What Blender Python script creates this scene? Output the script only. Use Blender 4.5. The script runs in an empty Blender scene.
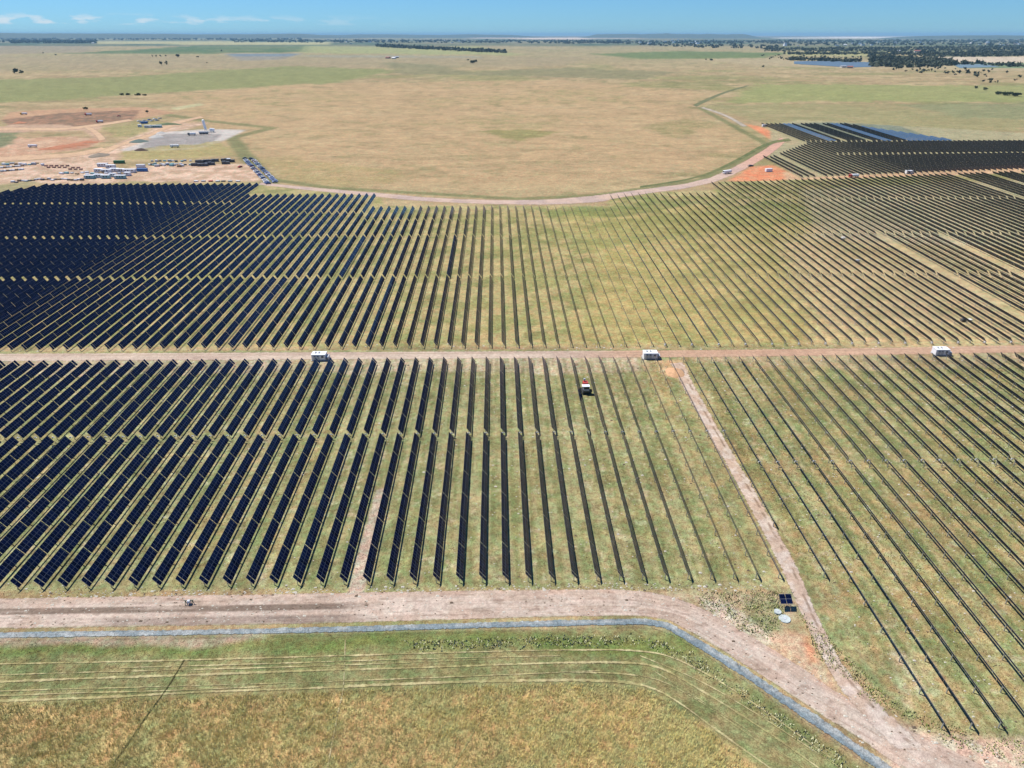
import bpy, math, random
import numpy as np
from math import sin, cos, tan, radians, pi
SC = bpy.context.scene
COL = SC.collection
rnd = random.Random(7)
NR = np.random.RandomState(11)

# ------------------------------------------------------------------ camera, sky, sun, exposure
F = 710.0; PITCH = 0.4574; YAW = 0.0205; DEL = 0.0187
S = 5.5; HP = 21.8789 * S
ZC = HP / cos(DEL)
cam = bpy.data.cameras.new('camera'); camo = bpy.data.objects.new('camera', cam); COL.objects.link(camo)
cam.sensor_width = 36.0; cam.lens = F / 1024 * 36.0
cam.clip_start = 1.0; cam.clip_end = 200000.0
camo.location = (0, 0, ZC); camo.rotation_euler = (pi / 2 - PITCH, 0, -YAW)
SC.camera = camo
SC.render.resolution_x = 1024; SC.render.resolution_y = 768

SUNV = np.array([-0.515, 0.33, 1.0]); SUNV /= np.linalg.norm(SUNV)
sl = bpy.data.lights.new('sun', 'SUN'); sl.energy = 4.6; sl.angle = radians(0.53); sl.color = (1.0, 0.955, 0.88)
so = bpy.data.objects.new('sun', sl); COL.objects.link(so)
from mathutils import Vector
so.rotation_euler = Vector(SUNV).to_track_quat('Z', 'Y').to_euler()
so.location = (0, 0, 300)
w = bpy.data.worlds.new('World'); SC.world = w; w.use_nodes = True
wn, wl = w.node_tree.nodes, w.node_tree.links
bg = wn['Background']; bg.inputs['Strength'].default_value = 0.105
sky = wn.new('ShaderNodeTexSky'); sky.sky_type = 'NISHITA'; sky.sun_disc = False
sky.sun_elevation = math.asin(SUNV[2]); sky.sun_rotation = math.atan2(SUNV[0], SUNV[1])
sky.altitude = 1500; sky.air_density = 1.0; sky.dust_density = 0.15; sky.ozone_density = 1.6
# thin clouds low over the horizon
tc = wn.new('ShaderNodeTexCoord'); sx = wn.new('ShaderNodeSeparateXYZ'); wl.new(tc.outputs['Generated'], sx.inputs[0])
mp = wn.new('ShaderNodeMapping'); mp.inputs['Scale'].default_value = (38, 38, 150); wl.new(tc.outputs['Generated'], mp.inputs[0])
nz = wn.new('ShaderNodeTexNoise'); nz.inputs['Scale'].default_value = 1.0; nz.inputs['Detail'].default_value = 6; wl.new(mp.outputs[0], nz.inputs['Vector'])
def wmap(src, a, b, c=0.0, d=1.0):
    m = wn.new('ShaderNodeMapRange'); m.interpolation_type = 'SMOOTHSTEP'
    m.inputs['From Min'].default_value = a; m.inputs['From Max'].default_value = b
    m.inputs['To Min'].default_value = c; m.inputs['To Max'].default_value = d
    wl.new(src, m.inputs['Value']); return m.outputs[0]
def wmath(op, a, b):
    m = wn.new('ShaderNodeMath'); m.operation = op
    for i, v in enumerate((a, b)):
        if isinstance(v, (int, float)): m.inputs[i].default_value = v
        else: wl.new(v, m.inputs[i])
    return m.outputs[0]
cl = wmap(nz.outputs[0], 0.46, 0.62)
band = wmath('MULTIPLY', wmap(sx.outputs['Z'], 0.009, 0.012), wmap(sx.outputs['Z'], 0.014, 0.023, 1, 0))
side = wmap(sx.outputs['X'], -0.5, -0.15, 1, .25)
side = wmath('MULTIPLY', side, wmap(sx.outputs['X'], -.2, -.1, 1, 0))
cm = wmath('MULTIPLY', wmath('MULTIPLY', cl, band), wmath('MULTIPLY', side, 0.8))
mx = wn.new('ShaderNodeMix'); mx.data_type = 'RGBA'
tint = wn.new('ShaderNodeMix'); tint.data_type = 'RGBA'; tint.blend_type = 'MULTIPLY'; tint.inputs[0].default_value = 1.0
tint.inputs[7].default_value = (0.28, 0.54, 0.87, 1)
wl.new(sky.outputs[0], tint.inputs[6])
wl.new(cm, mx.inputs[0]); wl.new(tint.outputs[2], mx.inputs[6]); mx.inputs[7].default_value = (5.6, 6.2, 6.6, 1)
wl.new(mx.outputs[2], bg.inputs['Color'])
SC.view_settings.view_transform = 'Standard'; SC.view_settings.look = 'None'
SC.view_settings.exposure = 0.36; SC.view_settings.gamma = 1.0; SC.view_settings.use_curve_mapping = False
SC.cycles.max_bounces = 5; SC.cycles.diffuse_bounces = 2; SC.cycles.glossy_bounces = 2
SC.cycles.transparent_max_bounces = 8; SC.cycles.volume_bounces = 0; SC.cycles.caustics_reflective = False
SC.cycles.use_denoising = True
SC.render.film_transparent = False

# ------------------------------------------------------------------ terrain and measuring
Y1, Y2 = 1000.0, 1700.0
ZT = tan(DEL)
def terr(y):
    y = np.asarray(y, dtype=float)
    t = np.clip((y - Y1) / (Y2 - Y1), 0, 1)
    z = ZT * np.minimum(y, Y1) + ZT * (Y2 - Y1) * (t - t * t / 2)
    return z
def at(px, py, h=0.0):
    "point of the ground (raised by h) seen at a pixel of the photograph"
    a = (px - 512) / F; v = (py - 384) / F
    dy = cos(PITCH) - v * sin(PITCH); dz = -sin(PITCH) - v * cos(PITCH); dx = a
    x = dx * cos(YAW) + dy * sin(YAW); y = -dx * sin(YAW) + dy * cos(YAW)
    if dz > -1e-4: dz = -1e-4
    lo, hi = 1.0, 90000.0 / max(y, 1e-3)
    for _ in range(60):
        m = (lo + hi) / 2
        if ZC + dz * m - float(terr(y * m)) - h > 0: lo = m
        else: hi = m
    return (x * lo, y * lo)
def P(px, py, h=0.0):
    x, y = at(px, py); return Vector((x, y, float(terr(y)) + h))
def proj(X, Y, Z):
    dx = X * cos(YAW) - Y * sin(YAW); dy = X * sin(YAW) + Y * cos(YAW); dz = Z - ZC
    d = dy * cos(PITCH) - dz * sin(PITCH); v = -(dy * sin(PITCH) + dz * cos(PITCH))
    return 512 + F * dx / d, 384 + F * v / d, d
def gz(y): return float(terr(y))

# ------------------------------------------------------------------ noise in numpy
def vnoise(x, y, seed=0):
    xi = np.floor(x).astype(np.int64); yi = np.floor(y).astype(np.int64)
    fx = x - xi; fy = y - yi; fx = fx * fx * (3 - 2 * fx); fy = fy * fy * (3 - 2 * fy)
    def h(a, b):
        n = (a * 374761393 + b * 668265263 + seed * 1442695041) & 0x7fffffff
        n = ((n ^ (n >> 13)) * 1274126177) & 0x7fffffff
        n = (n ^ (n >> 16)) & 0xffff
        return n / 65535.0
    return (h(xi, yi) * (1 - fx) + h(xi + 1, yi) * fx) * (1 - fy) + (h(xi, yi + 1) * (1 - fx) + h(xi + 1, yi + 1) * fx) * fy
def fbm(x, y, sc, seed=0, oc=4):
    r = 0; a = 1; t = 0
    for o in range(oc):
        r = r + a * vnoise(x / sc * 2 ** o + 17.3 * o, y / sc * 2 ** o - 9.1 * o, seed + o); t += a; a *= 0.55
    return r / t
def sm(x, a, b):
    t = np.clip((x - a) / (b - a), 0, 1); return t * t * (3 - 2 * t)
def lin(c):
    c = np.array(c, dtype=float) / 255.0
    return np.where(c <= 0.04045, c / 12.92, ((c + 0.055) / 1.055) ** 2.4)
GAIN = 1.40
def alb(r, g, b): return lin((r, g, b)) / GAIN
def polydist(x, y, poly):
    "signed distance, positive inside"
    poly = np.array(poly); n = len(poly)
    d = np.full(x.shape, 1e18); ins = np.zeros(x.shape, bool)
    for i in range(n):
        ax, ay = poly[i]; bx, by = poly[(i + 1) % n]
        ex, ey = bx - ax, by - ay
        t = np.clip(((x - ax) * ex + (y - ay) * ey) / (ex * ex + ey * ey + 1e-9), 0, 1)
        dd = (x - ax - t * ex) ** 2 + (y - ay - t * ey) ** 2
        d = np.minimum(d, dd)
        if ay != by:
            c = ((ay > y) != (by > y)) & (x < (bx - ax) * (y - ay) / (by - ay) + ax)
            ins ^= c
    d = np.sqrt(d); return np.where(ins, d, -d)
def linedist(x, y, pts):
    d = np.full(x.shape, 1e18)
    for (ax, ay), (bx, by) in zip(pts[:-1], pts[1:]):
        ex, ey = bx - ax, by - ay
        t = np.clip(((x - ax) * ex + (y - ay) * ey) / (ex * ex + ey * ey + 1e-9), 0, 1)
        d = np.minimum(d, (x - ax - t * ex) ** 2 + (y - ay - t * ey) ** 2)
    return np.sqrt(d)

# ------------------------------------------------------------------ helpers: meshes, tags, materials
def tag(o, label=None, cat=None, group=None, kind=None):
    if label: o['label'] = label
    if cat: o['category'] = cat
    if group: o['group'] = group
    if kind: o['kind'] = kind
    return o
def empty(name, loc, rz=0.0, label=None, cat=None, group=None):
    o = bpy.data.objects.new(name, None); COL.objects.link(o)
    o.location = loc; o.rotation_euler = (0, 0, rz); o.empty_display_size = 0.3
    return tag(o, label, cat, group)
def np_mesh(name, V, Fc, mat, colors=None, edge=None, uv=None, smooth=False, midx=None):
    V = np.asarray(V, dtype=np.float32); Fc = np.asarray(Fc, dtype=np.int32)
    me = bpy.data.meshes.new(name); k = Fc.shape[1]
    me.vertices.add(len(V)); me.vertices.foreach_set('co', V.ravel())
    me.loops.add(Fc.size); me.loops.foreach_set('vertex_index', Fc.ravel())
    me.polygons.add(len(Fc)); me.polygons.foreach_set('loop_start', np.arange(0, Fc.size, k, dtype=np.int32))
    me.polygons.foreach_set('use_smooth', np.full(len(Fc), bool(smooth)))
    mats = mat if isinstance(mat, (list, tuple)) else [mat]
    for m in mats: me.materials.append(m)
    if midx is not None: me.polygons.foreach_set('material_index', np.asarray(midx, dtype=np.int32))
    if colors is not None:
        a = me.attributes.new('Col', 'FLOAT_COLOR', 'POINT')
        c = np.ones((len(V), 4), dtype=np.float32); c[:, :3] = colors; a.data.foreach_set('color', c.ravel())
    if edge is not None:
        a = me.attributes.new('Edge', 'FLOAT', 'POINT'); a.data.foreach_set('value', np.asarray(edge, dtype=np.float32).ravel())
    if uv is not None:
        a = me.uv_layers.new(name='UVMap'); a.data.foreach_set('uv', np.asarray(uv, dtype=np.float32).ravel())
    me.update(calc_edges=True); return me
def link(name, me, parent=None, loc=(0, 0, 0), rot=(0, 0, 0)):
    o = bpy.data.objects.new(name, me); COL.objects.link(o); o.location = loc; o.rotation_euler = rot
    if parent: o.parent = parent
    return o
class MB:
    "collects boxes, cylinders, lathes and quads; build() links them as ONE mesh object"
    def __init__(s): s.v = []; s.f = []; s.m = []; s.mats = []
    def mi(s, m):
        if m not in s.mats: s.mats.append(m)
        return s.mats.index(m)
    def poly(s, pts, faces, mat):
        b = len(s.v); s.v += [tuple(p) for p in pts]; i = s.mi(mat)
        for f in faces: s.f.append(tuple(b + k for k in f)); s.m.append(i)
    def box(s, c, d, mat, rz=0.0, taper=1.0, bev=0.0):
        x, y, z = d[0] / 2, d[1] / 2, d[2] / 2; pts = []
        if bev > 0:
            rings = [(-z, -bev), (-z + bev, 0), (z - bev, 0), (z, -bev)]
            for zz, o in rings:
                for sx_, sy_ in ((-1, -1), (1, -1), (1, 1), (-1, 1)): pts.append((sx_ * (x + o), sy_ * (y + o), zz))
            fc = [(3, 2, 1, 0), (12, 13, 14, 15)]
            for r in range(3):
                for k in range(4): fc.append((r * 4 + k, r * 4 + (k + 1) % 4, r * 4 + 4 + (k + 1) % 4, r * 4 + 4 + k))
        else:
            for zz in (-z, z):
                t = taper if zz > 0 else 1
                for sx_, sy_ in ((-1, -1), (1, -1), (1, 1), (-1, 1)): pts.append((sx_ * x * t, sy_ * y * t, zz))
            fc = [(3, 2, 1, 0), (4, 5, 6, 7), (0, 1, 5, 4), (1, 2, 6, 5), (2, 3, 7, 6), (3, 0, 4, 7)]
        ca, sa = cos(rz), sin(rz)
        s.poly([(c[0] + p[0] * ca - p[1] * sa, c[1] + p[0] * sa + p[1] * ca, c[2] + p[2]) for p in pts], fc, mat)
    def cyl(s, a, b, r0, mat, r1=None, n=10):
        a, b = Vector(a), Vector(b); r1 = r0 if r1 is None else r1
        d = (b - a).normalized(); u = d.orthogonal().normalized(); w_ = d.cross(u)
        pts = []
        for c, r in ((a, r0), (b, r1)):
            for k in range(n): t = 2 * pi * k / n; pts.append(c + u * cos(t) * r + w_ * sin(t) * r)
        fc = [tuple(range(n - 1, -1, -1)), tuple(range(n, 2 * n))] + [(k, (k + 1) % n, n + (k + 1) % n, n + k) for k in range(n)]
        s.poly(pts, fc, mat)
    def build(s, name, parent=None, loc=(0, 0, 0), rot=(0, 0, 0), label=None):
        me = bpy.data.meshes.new(name); me.from_pydata(s.v, [], s.f)
        for m in s.mats: me.materials.append(m)
        me.polygons.foreach_set('material_index', s.m); me.update()
        o = link(name, me, parent, loc, rot)
        if label: o['label'] = label
        return o
def copy_tree(o, parent=None):
    c = o.copy(); COL.objects.link(c)
    if parent: c.parent = parent
    for ch in o.children: copy_tree(ch, c)
    return c
MATS = {}
def mat(name, rgb, rough=0.6, metal=0.0, spec=0.5, nz_amt=0.12, nz_scale=1.5, coat=0.0):
    if name in MATS: return MATS[name]
    m = bpy.data.materials.new(name); m.use_nodes = True; n, l = m.node_tree.nodes, m.node_tree.links
    b = n['Principled BSDF']; b.inputs['Roughness'].default_value = rough; b.inputs['Metallic'].default_value = metal
    b.inputs['Specular IOR Level'].default_value = spec; b.inputs['Coat Weight'].default_value = coat
    tcn = n.new('ShaderNodeTexCoord'); t = n.new('ShaderNodeTexNoise'); t.inputs['Scale'].default_value = nz_scale; t.inputs['Detail'].default_value = 5
    l.new(tcn.outputs['Object'], t.inputs['Vector'])
    r = n.new('ShaderNodeMapRange'); r.inputs['To Min'].default_value = 1 - nz_amt; r.inputs['To Max'].default_value = 1 + nz_amt
    r.inputs['From Min'].default_value = 0.25; r.inputs['From Max'].default_value = 0.75
    l.new(t.outputs[0], r.inputs[0])
    v = n.new('ShaderNodeVectorMath'); v.operation = 'SCALE'; v.inputs[0].default_value = rgb; l.new(r.outputs[0], v.inputs['Scale'])
    l.new(v.outputs[0], b.inputs['Base Color'])
    MATS[name] = m; return m
def ground_mat(name, fine=(0.22, 0.2, 0.16), alpha=False, hue=0.25, rough=0.95):
    "albedo from the Col attribute, broken up by world-space noise of three sizes"
    m = bpy.data.materials.new(name); m.use_nodes = True; n, l = m.node_tree.nodes, m.node_tree.links
    b = n['Principled BSDF']; b.inputs['Roughness'].default_value = rough; b.inputs['Specular IOR Level'].default_value = 0.12
    at_ = n.new('ShaderNodeAttribute'); at_.attribute_name = 'Col'
    g = n.new('ShaderNodeNewGeometry')
    prev = at_.outputs['Color']
    def noise(scale, detail=3, rough_=0.7):
        t = n.new('ShaderNodeTexNoise'); t.inputs['Scale'].default_value = scale; t.inputs['Detail'].default_value = detail
        t.inputs['Roughness'].default_value = rough_; l.new(g.outputs['Position'], t.inputs['Vector']); return t
    fac = None
    for sc, am in zip((3.2, 0.9, 0.16), fine):
        t = noise(sc); r = n.new('ShaderNodeMapRange'); r.clamp = False
        r.inputs['From Min'].default_value = 0.3; r.inputs['From Max'].default_value = 0.7
        r.inputs['To Min'].default_value = 1 - am; r.inputs['To Max'].default_value = 1 + am
        l.new(t.outputs[0], r.inputs[0])
        if fac is None: fac = r.outputs[0]
        else:
            mm = n.new('ShaderNodeMath'); mm.operation = 'MULTIPLY'; l.new(fac, mm.inputs[0]); l.new(r.outputs[0], mm.inputs[1]); fac = mm.outputs[0]
    v = n.new('ShaderNodeVectorMath'); v.operation = 'SCALE'; l.new(prev, v.inputs[0]); l.new(fac, v.inputs['Scale'])
    # hue drift between straw and green
    t = noise(0.45, 4, 0.65); r = n.new('ShaderNodeMapRange'); r.inputs['From Min'].default_value = 0.38; r.inputs['From Max'].default_value = 0.62
    l.new(t.outputs[0], r.inputs[0])
    mxa = n.new('ShaderNodeMix'); mxa.data_type = 'RGBA'; mxa.inputs[6].default_value = (1 + hue * .45, 1, 1 - hue * .3, 1); mxa.inputs[7].default_value = (1 - hue * .5, 1 + hue * .06, 1 - hue * .35, 1)
    l.new(r.outputs[0], mxa.inputs[0])
    vm = n.new('ShaderNodeVectorMath'); vm.operation = 'MULTIPLY'; l.new(v.outputs[0], vm.inputs[0]); l.new(mxa.outputs[2], vm.inputs[1])
    l.new(vm.outputs[0], b.inputs['Base Color'])
    bt = noise(1.8, 3); bp = n.new('ShaderNodeBump'); bp.inputs['Strength'].default_value = 0.6; bp.inputs['Distance'].default_value = 0.25
    l.new(bt.outputs[0], bp.inputs['Height']); l.new(bp.outputs[0], b.inputs['Normal'])
    if alpha:
        e = n.new('ShaderNodeAttribute'); e.attribute_name = 'Edge'
        t2 = noise(0.9, 5, 0.7); sct = n.new('ShaderNodeMath'); sct.operation = 'SUBTRACT'; sct.inputs[1].default_value = 0.5; l.new(t2.outputs[0], sct.inputs[0])
        mu = n.new('ShaderNodeMath'); mu.operation = 'MULTIPLY_ADD'; mu.inputs[1].default_value = 1.6; l.new(sct.outputs[0], mu.inputs[0]); l.new(e.outputs['Fac'], mu.inputs[2])
        rr = n.new('ShaderNodeMapRange'); rr.inputs['From Min'].default_value = 0.35; rr.inputs['From Max'].default_value = 0.6; l.new(mu.outputs[0], rr.inputs[0])
        l.new(rr.outputs[0], b.inputs['Alpha'])
    return m

# ------------------------------------------------------------------ ground sheet
def PX(pts): return [at(x, y) for x, y in pts]
X0 = -0.8032; XU = -7.7146; SU = 1.0076
def paint(x, y):
    "true surface colours over the whole site; x, y are metres on the ground"
    n1 = fbm(x, y, 160, 1, 5); n2 = fbm(x * .35, y, 42, 5, 5); n3 = fbm(x, y, 9, 9, 3)
    tan_ = alb(192, 168, 124); tan2 = alb(176, 152, 110); grn = alb(150, 150, 92)
    C = tan_[None] + (tan2 - tan_)[None] * sm(n2, .38, .62)[:, None]
    def mixc(col, k):
        nonlocal C
        C = C + (np.asarray(col)[None] - C) * np.clip(k, 0, 1)[:, None]
    mixc(grn, sm(n1, .52, .68) * .75)
    mixc(alb(130, 135, 85), sm(fbm(x, y, 30, 21, 4), .6, .72) * .55)
    far_ = sm(y, 560, 640)
    mixc(alb(150, 134, 92), far_ * sm(fbm(x * .3, y, 11, 205, 4), .54, .66) * .3)
    mixc(alb(214, 190, 150), far_ * sm(fbm(x * .3, y, 8, 206, 4), .56, .68) * .25)
    mixc(alb(128, 126, 78), far_ * sm(fbm(x * .5, y, 26, 207, 5), .60, .68) * .4 * sm(y, 2500, 1500))
    far = sm(y, 1500, 3500)
    mixc(alb(170, 160, 118), far * .6)
    r = np.hypot(x, y)
    wx = x + (fbm(x, y, 25, 31, 3) - .5) * np.clip(r * .03, 3, 60); wy = y + (fbm(x, y, 25, 47, 3) - .5) * np.clip(r * .05, 3, 120)
    def zone(px, col, soft=None, k=1.0, warp=True, var=0.0, var_sc=12, col2=None):
        poly = PX(px); xs = [p[0] for p in poly]; ys = [p[1] for p in poly]
        dist = np.median(ys); s_ = soft if soft else max(0.8, dist * .004)
        mg = s_ * 4 + 10 + dist * .06
        sel = (x > min(xs) - mg) & (x < max(xs) + mg) & (y > min(ys) - mg) & (y < max(ys) + mg)
        if not sel.any(): return
        d = polydist((wx if warp else x)[sel], (wy if warp else y)[sel], poly)
        a = sm(d, -s_, s_) * k
        if var: a = a * (1 - var * sm(fbm(x[sel], y[sel], var_sc, 77, 4), .42, .62))
        cc = np.asarray(col)[None]
        if col2 is not None: cc = cc + (np.asarray(col2)[None] - cc) * sm(fbm(x[sel], y[sel], var_sc * .8, 91, 4), .4, .6)[:, None]
        C[sel] = C[sel] + (cc - C[sel]) * a[:, None]
    # far country, bands of fields
    zone([(-300, 46), (-300, 36.6), (1400, 36.6), (1400, 46)], alb(84, 110, 88), 400, 1, False, .25, 900, alb(132, 132, 100))
    zone([(470, 37.6), (560, 37.2), (640, 37.4), (640, 38.4), (560, 39.2), (470, 38.6)], alb(240, 214, 196), 300, 1, False)
    zone([(640, 37.2), (840, 37.2), (840, 37.8), (640, 37.8)], alb(230, 214, 200), 300, .7, False)
    zone([(770, 37.2), (965, 37.0), (965, 38.5), (780, 38.8)], alb(250, 240, 232), 300, 1, False)
    for pl_ in ([(765, 46.5), (1060, 43.5), (1060, 51), (900, 52.4), (765, 50)], [(868, 56), (950, 59), (960, 65), (900, 67.6), (872, 66.5)], [(930, 52), (1060, 51), (1060, 55.6), (930, 57)]):
        zone(pl_, alb(96, 110, 74), 30, .85, True, .3, 120)
    zone([(-60, 38.0), (120, 38.2), (300, 38.0), (300, 38.8), (120, 39.2), (-60, 39.0)], alb(176, 176, 124), 200, .8, False)
    zone([(250, 38.6), (470, 38.2), (470, 39.2), (250, 39.6)], alb(170, 164, 128), 200, .8, False)
    zone([(95, 41), (330, 42), (330, 45), (95, 44)], alb(196, 190, 134), 60, .9, False)
    zone([(60, 53.5), (130, 50), (200, 45.5), (312, 46), (308, 52), (200, 53.5)], alb(96, 124, 78), 30, 1, False, .25, 200)
    zone([(305, 46), (480, 46.5), (520, 55), (300, 53)], alb(168, 172, 112), 60, .9)
    zone([(-60, 46), (95, 46), (90, 52), (-60, 56)], alb(160, 148, 122), 60, .8)
    zone([(225, 53.5), (300, 54), (280, 60), (240, 60.5)], alb(120, 140, 156), 30, .9, False)
    zone([(300, 55.5), (480, 56), (480, 58.5), (320, 57.5)], alb(150, 160, 150), 30, .6)
    zone([(-40, 56), (600, 57), (560, 66), (100, 70), (-40, 72)], alb(168, 152, 118), 60, .6)
    zone([(-40, 80), (120, 77), (290, 66), (400, 70), (330, 84), (200, 90), (60, 100), (-40, 104)], alb(146, 150, 92), 25, .95)
    zone([(380, 62), (430, 64), (470, 72), (560, 68), (680, 72), (640, 80), (520, 76), (400, 74)], alb(136, 136, 96), 20, .7)
    zone([(590, 54), (680, 51), (790, 53), (760, 58), (640, 59)], alb(112, 134, 78), 40, .9)
    zone([(700, 59), (770, 58), (1060, 64), (1060, 72), (760, 66)], alb(190, 172, 134), 40, .7)
    zone([(718, 104), (760, 84), (1060, 86), (1060, 102), (820, 101)], alb(156, 162, 98), 12, .85)
    zone([(700, 106), (820, 103), (1060, 106), (1060, 122), (960, 140), (770, 124)], alb(158, 154, 104), 12, .8, True, .3, 40)
    zone([(1060, 102), (900, 104), (960, 118), (1060, 120)], alb(136, 146, 104), 12, .6)
    zone([(900, 57.5), (1060, 56), (1060, 62), (930, 63.5)], alb(214, 196, 172), 15, 1, False)
    zone([(950, 63), (1060, 63), (1060, 68), (960, 68)], alb(128, 150, 112), 12, 1, False)
    zone([(780, 51.5), (900, 52), (880, 56), (790, 56)], alb(176, 174, 116), 15, .9, False)
    # dry plain in the middle
    zone([(150, 96), (300, 84), (560, 80), (700, 92), (690, 110), (760, 140), (730, 170), (560, 186), (290, 186), (240, 150)], alb(198, 166, 122), 25, .85, True, .6, 16)
    zone([(480, 131), (530, 128), (560, 133), (520, 140)], alb(148, 144, 84), 6, .8)
    zone([(640, 128), (690, 118), (720, 124), (680, 138)], alb(146, 142, 88), 8, .6, True, .5, 10)
    zone([(240, 155), (300, 158), (420, 175), (360, 188), (280, 184)], alb(164, 152, 92), 8, .5, True, .5, 14)
    # strip of green along the far perimeter
    for pl, wd_ in (([(262, 178), (330, 188), (520, 199), (600, 195), (700, 180), (770, 146), (700, 108)], 5), ([(150, 112), (200, 120), (245, 125), (272, 128), (232, 138), (246, 156), (270, 184)], 8)):
        dd = linedist(x, y, PX(pl)); a = sm(dd, wd_ * 1.4, wd_ * .5) * .8
        C[:] = C + (alb(126, 132, 84)[None] - C) * a[:, None]
    # construction yard soils
    soil = alb(200, 166, 138); red = alb(190, 138, 106); pink = alb(226, 192, 168)
    zone([(10, 112), (60, 109), (146, 107), (176, 113), (130, 120), (60, 118), (0, 120)], alb(206, 156, 122), 4, .7, False)
    zone([(-60, 172), (40, 160), (100, 150), (128, 138), (170, 124), (190, 118), (200, 124), (150, 140), (120, 152), (110, 168), (250, 164), (262, 180), (30, 186), (-60, 200)], pink, 5, .95, True, 0, 12, soil)
    zone([(5, 143), (20, 136), (100, 138), (95, 146), (60, 152), (10, 158), (-60, 162), (-60, 150)], alb(212, 174, 144), 5, 1, True, 0, 8, alb(200, 156, 124))
    zone([(42, 148), (70, 143), (100, 138), (90, 146), (60, 150)], red, 3, .9, True, .3, 5)
    zone([(0, 120), (60, 113), (140, 110), (130, 124), (90, 128), (10, 126)], alb(168, 128, 100), 4, .95, False, 0, 14, alb(136, 112, 90))
    zone([(-50, 130), (20, 124), (90, 126), (130, 120), (128, 124), (95, 131), (30, 132), (-50, 140)], soil, 4, 1)
    zone([(80, 128), (92, 128), (106, 139), (96, 140)], soil, 3, 1, False)
    zone([(120, 150), (150, 140), (150, 133), (210, 129), (246, 130), (225, 140), (200, 149), (130, 152)], alb(206, 198, 194), 4, 1, False)
    zone([(150, 139), (165, 134), (222, 134), (216, 140), (196, 148), (136, 150)], alb(158, 152, 152), 3, .9, False)
    zone([(105, 124), (140, 120), (170, 122), (150, 130), (115, 138)], alb(160, 154, 96), 3, .8, True, .2, 8)
    zone([(-40, 130), (20, 134), (12, 146), (-40, 150)], alb(120, 132, 92), 4, .9, True, .2, 8)
    zone([(120, 152), (225, 140), (236, 156), (120, 160)], alb(178, 164, 104), 4, .9, True, .2, 10)
    zone([(170, 108), (200, 103), (205, 105), (176, 110)], alb(196, 196, 150), 3, .7, False)
    zone([(-40, 188), (10, 184), (30, 180), (30, 186), (-40, 206)], alb(150, 148, 98), 4, .8)
    # orange soil at the right
    orange = alb(232, 140, 92)
    zone([(745, 124), (758, 126), (798, 141), (797, 146), (775, 142)], orange, 3, 1, False, 0, 6, alb(224, 152, 104))
    zone([(728, 181), (750, 167), (772, 165), (800, 176), (788, 181), (760, 182)], orange, 3, 1, False, 0, 8, alb(226, 156, 110))
    zone([(783, 172), (1060, 160), (1060, 172), (900, 180), (786, 184)], alb(214, 172, 134), 3, 1, False, 0, 10, alb(220, 182, 140))
    # panel fields
    xs_ = np.abs(((x / S - X0) % 1.0) - 0.5); xl = (x / S - X0) % 1.0
    zone([(-300, 592), (-300, 355), (-60, 352), (664, 349), (780, 588), (700, 588)], alb(148, 152, 100), 1.2, .96, False, .0, 9, alb(170, 166, 116))
    zone([(664, 349), (1300, 345), (1300, 800), (1010, 745), (900, 715), (800, 610)], alb(140, 150, 96), 1.2, .95, False, .0, 8, alb(172, 160, 110))
    zone([(-300, 348), (-300, 214), (0, 200), (45, 184), (252, 183), (380, 194), (384, 206), (606, 206), (612, 194), (715, 190), (720, 182), (1060, 172), (1300, 172), (1300, 344)], alb(160, 158, 98), 1.5, .95, False, .0, 12, alb(190, 174, 120))
    zone([(560, 345), (600, 260), (560, 215), (700, 205), (900, 240), (1000, 345)], alb(192, 172, 104), 8, .5, True, .35, 20)
    zone([(820, 345), (780, 240), (850, 215), (1060, 260), (1060, 345)], alb(212, 188, 146), 8, .75, True, .3, 14)
    zone([(540, 232), (760, 200), (880, 215), (740, 230), (600, 248)], alb(136, 146, 80), 5, .55, True, .4, 14)
    zone([(540, 210), (606, 206), (640, 196), (700, 200), (660, 214), (560, 222)], alb(122, 140, 74), 3, .6, True, .4, 10)
    zone([(770, 125), (800, 120), (1060, 135), (1060, 165), (800, 178), (770, 160)], alb(176, 168, 130), 3, .9, False)
    zone([(820, 240), (800, 190), (1060, 178), (1060, 250)], alb(196, 184, 152), 6, .6, False)
    zone([(830, 122), (900, 126), (930, 137), (850, 140), (770, 125)], alb(120, 134, 120), 3, .8, False)
    # bare patches beside the cross road and the corner
    zone([(-60, 360), (300, 356), (650, 354), (660, 372), (600, 372), (560, 374), (300, 374), (-60, 376)], alb(214, 190, 166), 1.5, .85, True, .25, 4)
    zone([(690, 354), (1060, 346), (1060, 366), (860, 368), (700, 364)], alb(210, 178, 150), 1.5, .7, True, .3, 4)
    zone([(650, 362), (690, 360), (694, 374), (684, 384), (660, 376)], alb(216, 174, 130), 1.0, .9, True, .1, 3)
    zone([(640, 592), (700, 588), (790, 592), (800, 612), (760, 640), (720, 620)], alb(196, 178, 150), 1.5, .7, True, .6, 5)
    zone([(692, 594), (720, 600), (758, 622), (772, 640), (740, 640), (712, 616)], alb(220, 202, 188), 1.2, .8, True, .35, 3)
    zone([(884, 650), (905, 655), (925, 700), (900, 696)], alb(222, 206, 184), 1.0, .8, True, .5, 2.5)
    zone([(745, 596), (780, 600), (775, 632), (742, 618)], alb(140, 146, 96), 1.5, .8, True, .35, 3)
    zone([(762, 628), (800, 630), (812, 655), (835, 690), (860, 710), (800, 690), (760, 655)], alb(214, 180, 150), 1.5, .9, True, .25, 5)
    zone([(796, 634), (806, 634), (812, 662), (802, 660)], alb(206, 142, 100), .8, .8, True, .1, 3)
    zone([(888, 660), (930, 650), (950, 690), (905, 705)], alb(206, 188, 140), 1.5, .65, True, .55, 3)
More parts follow.
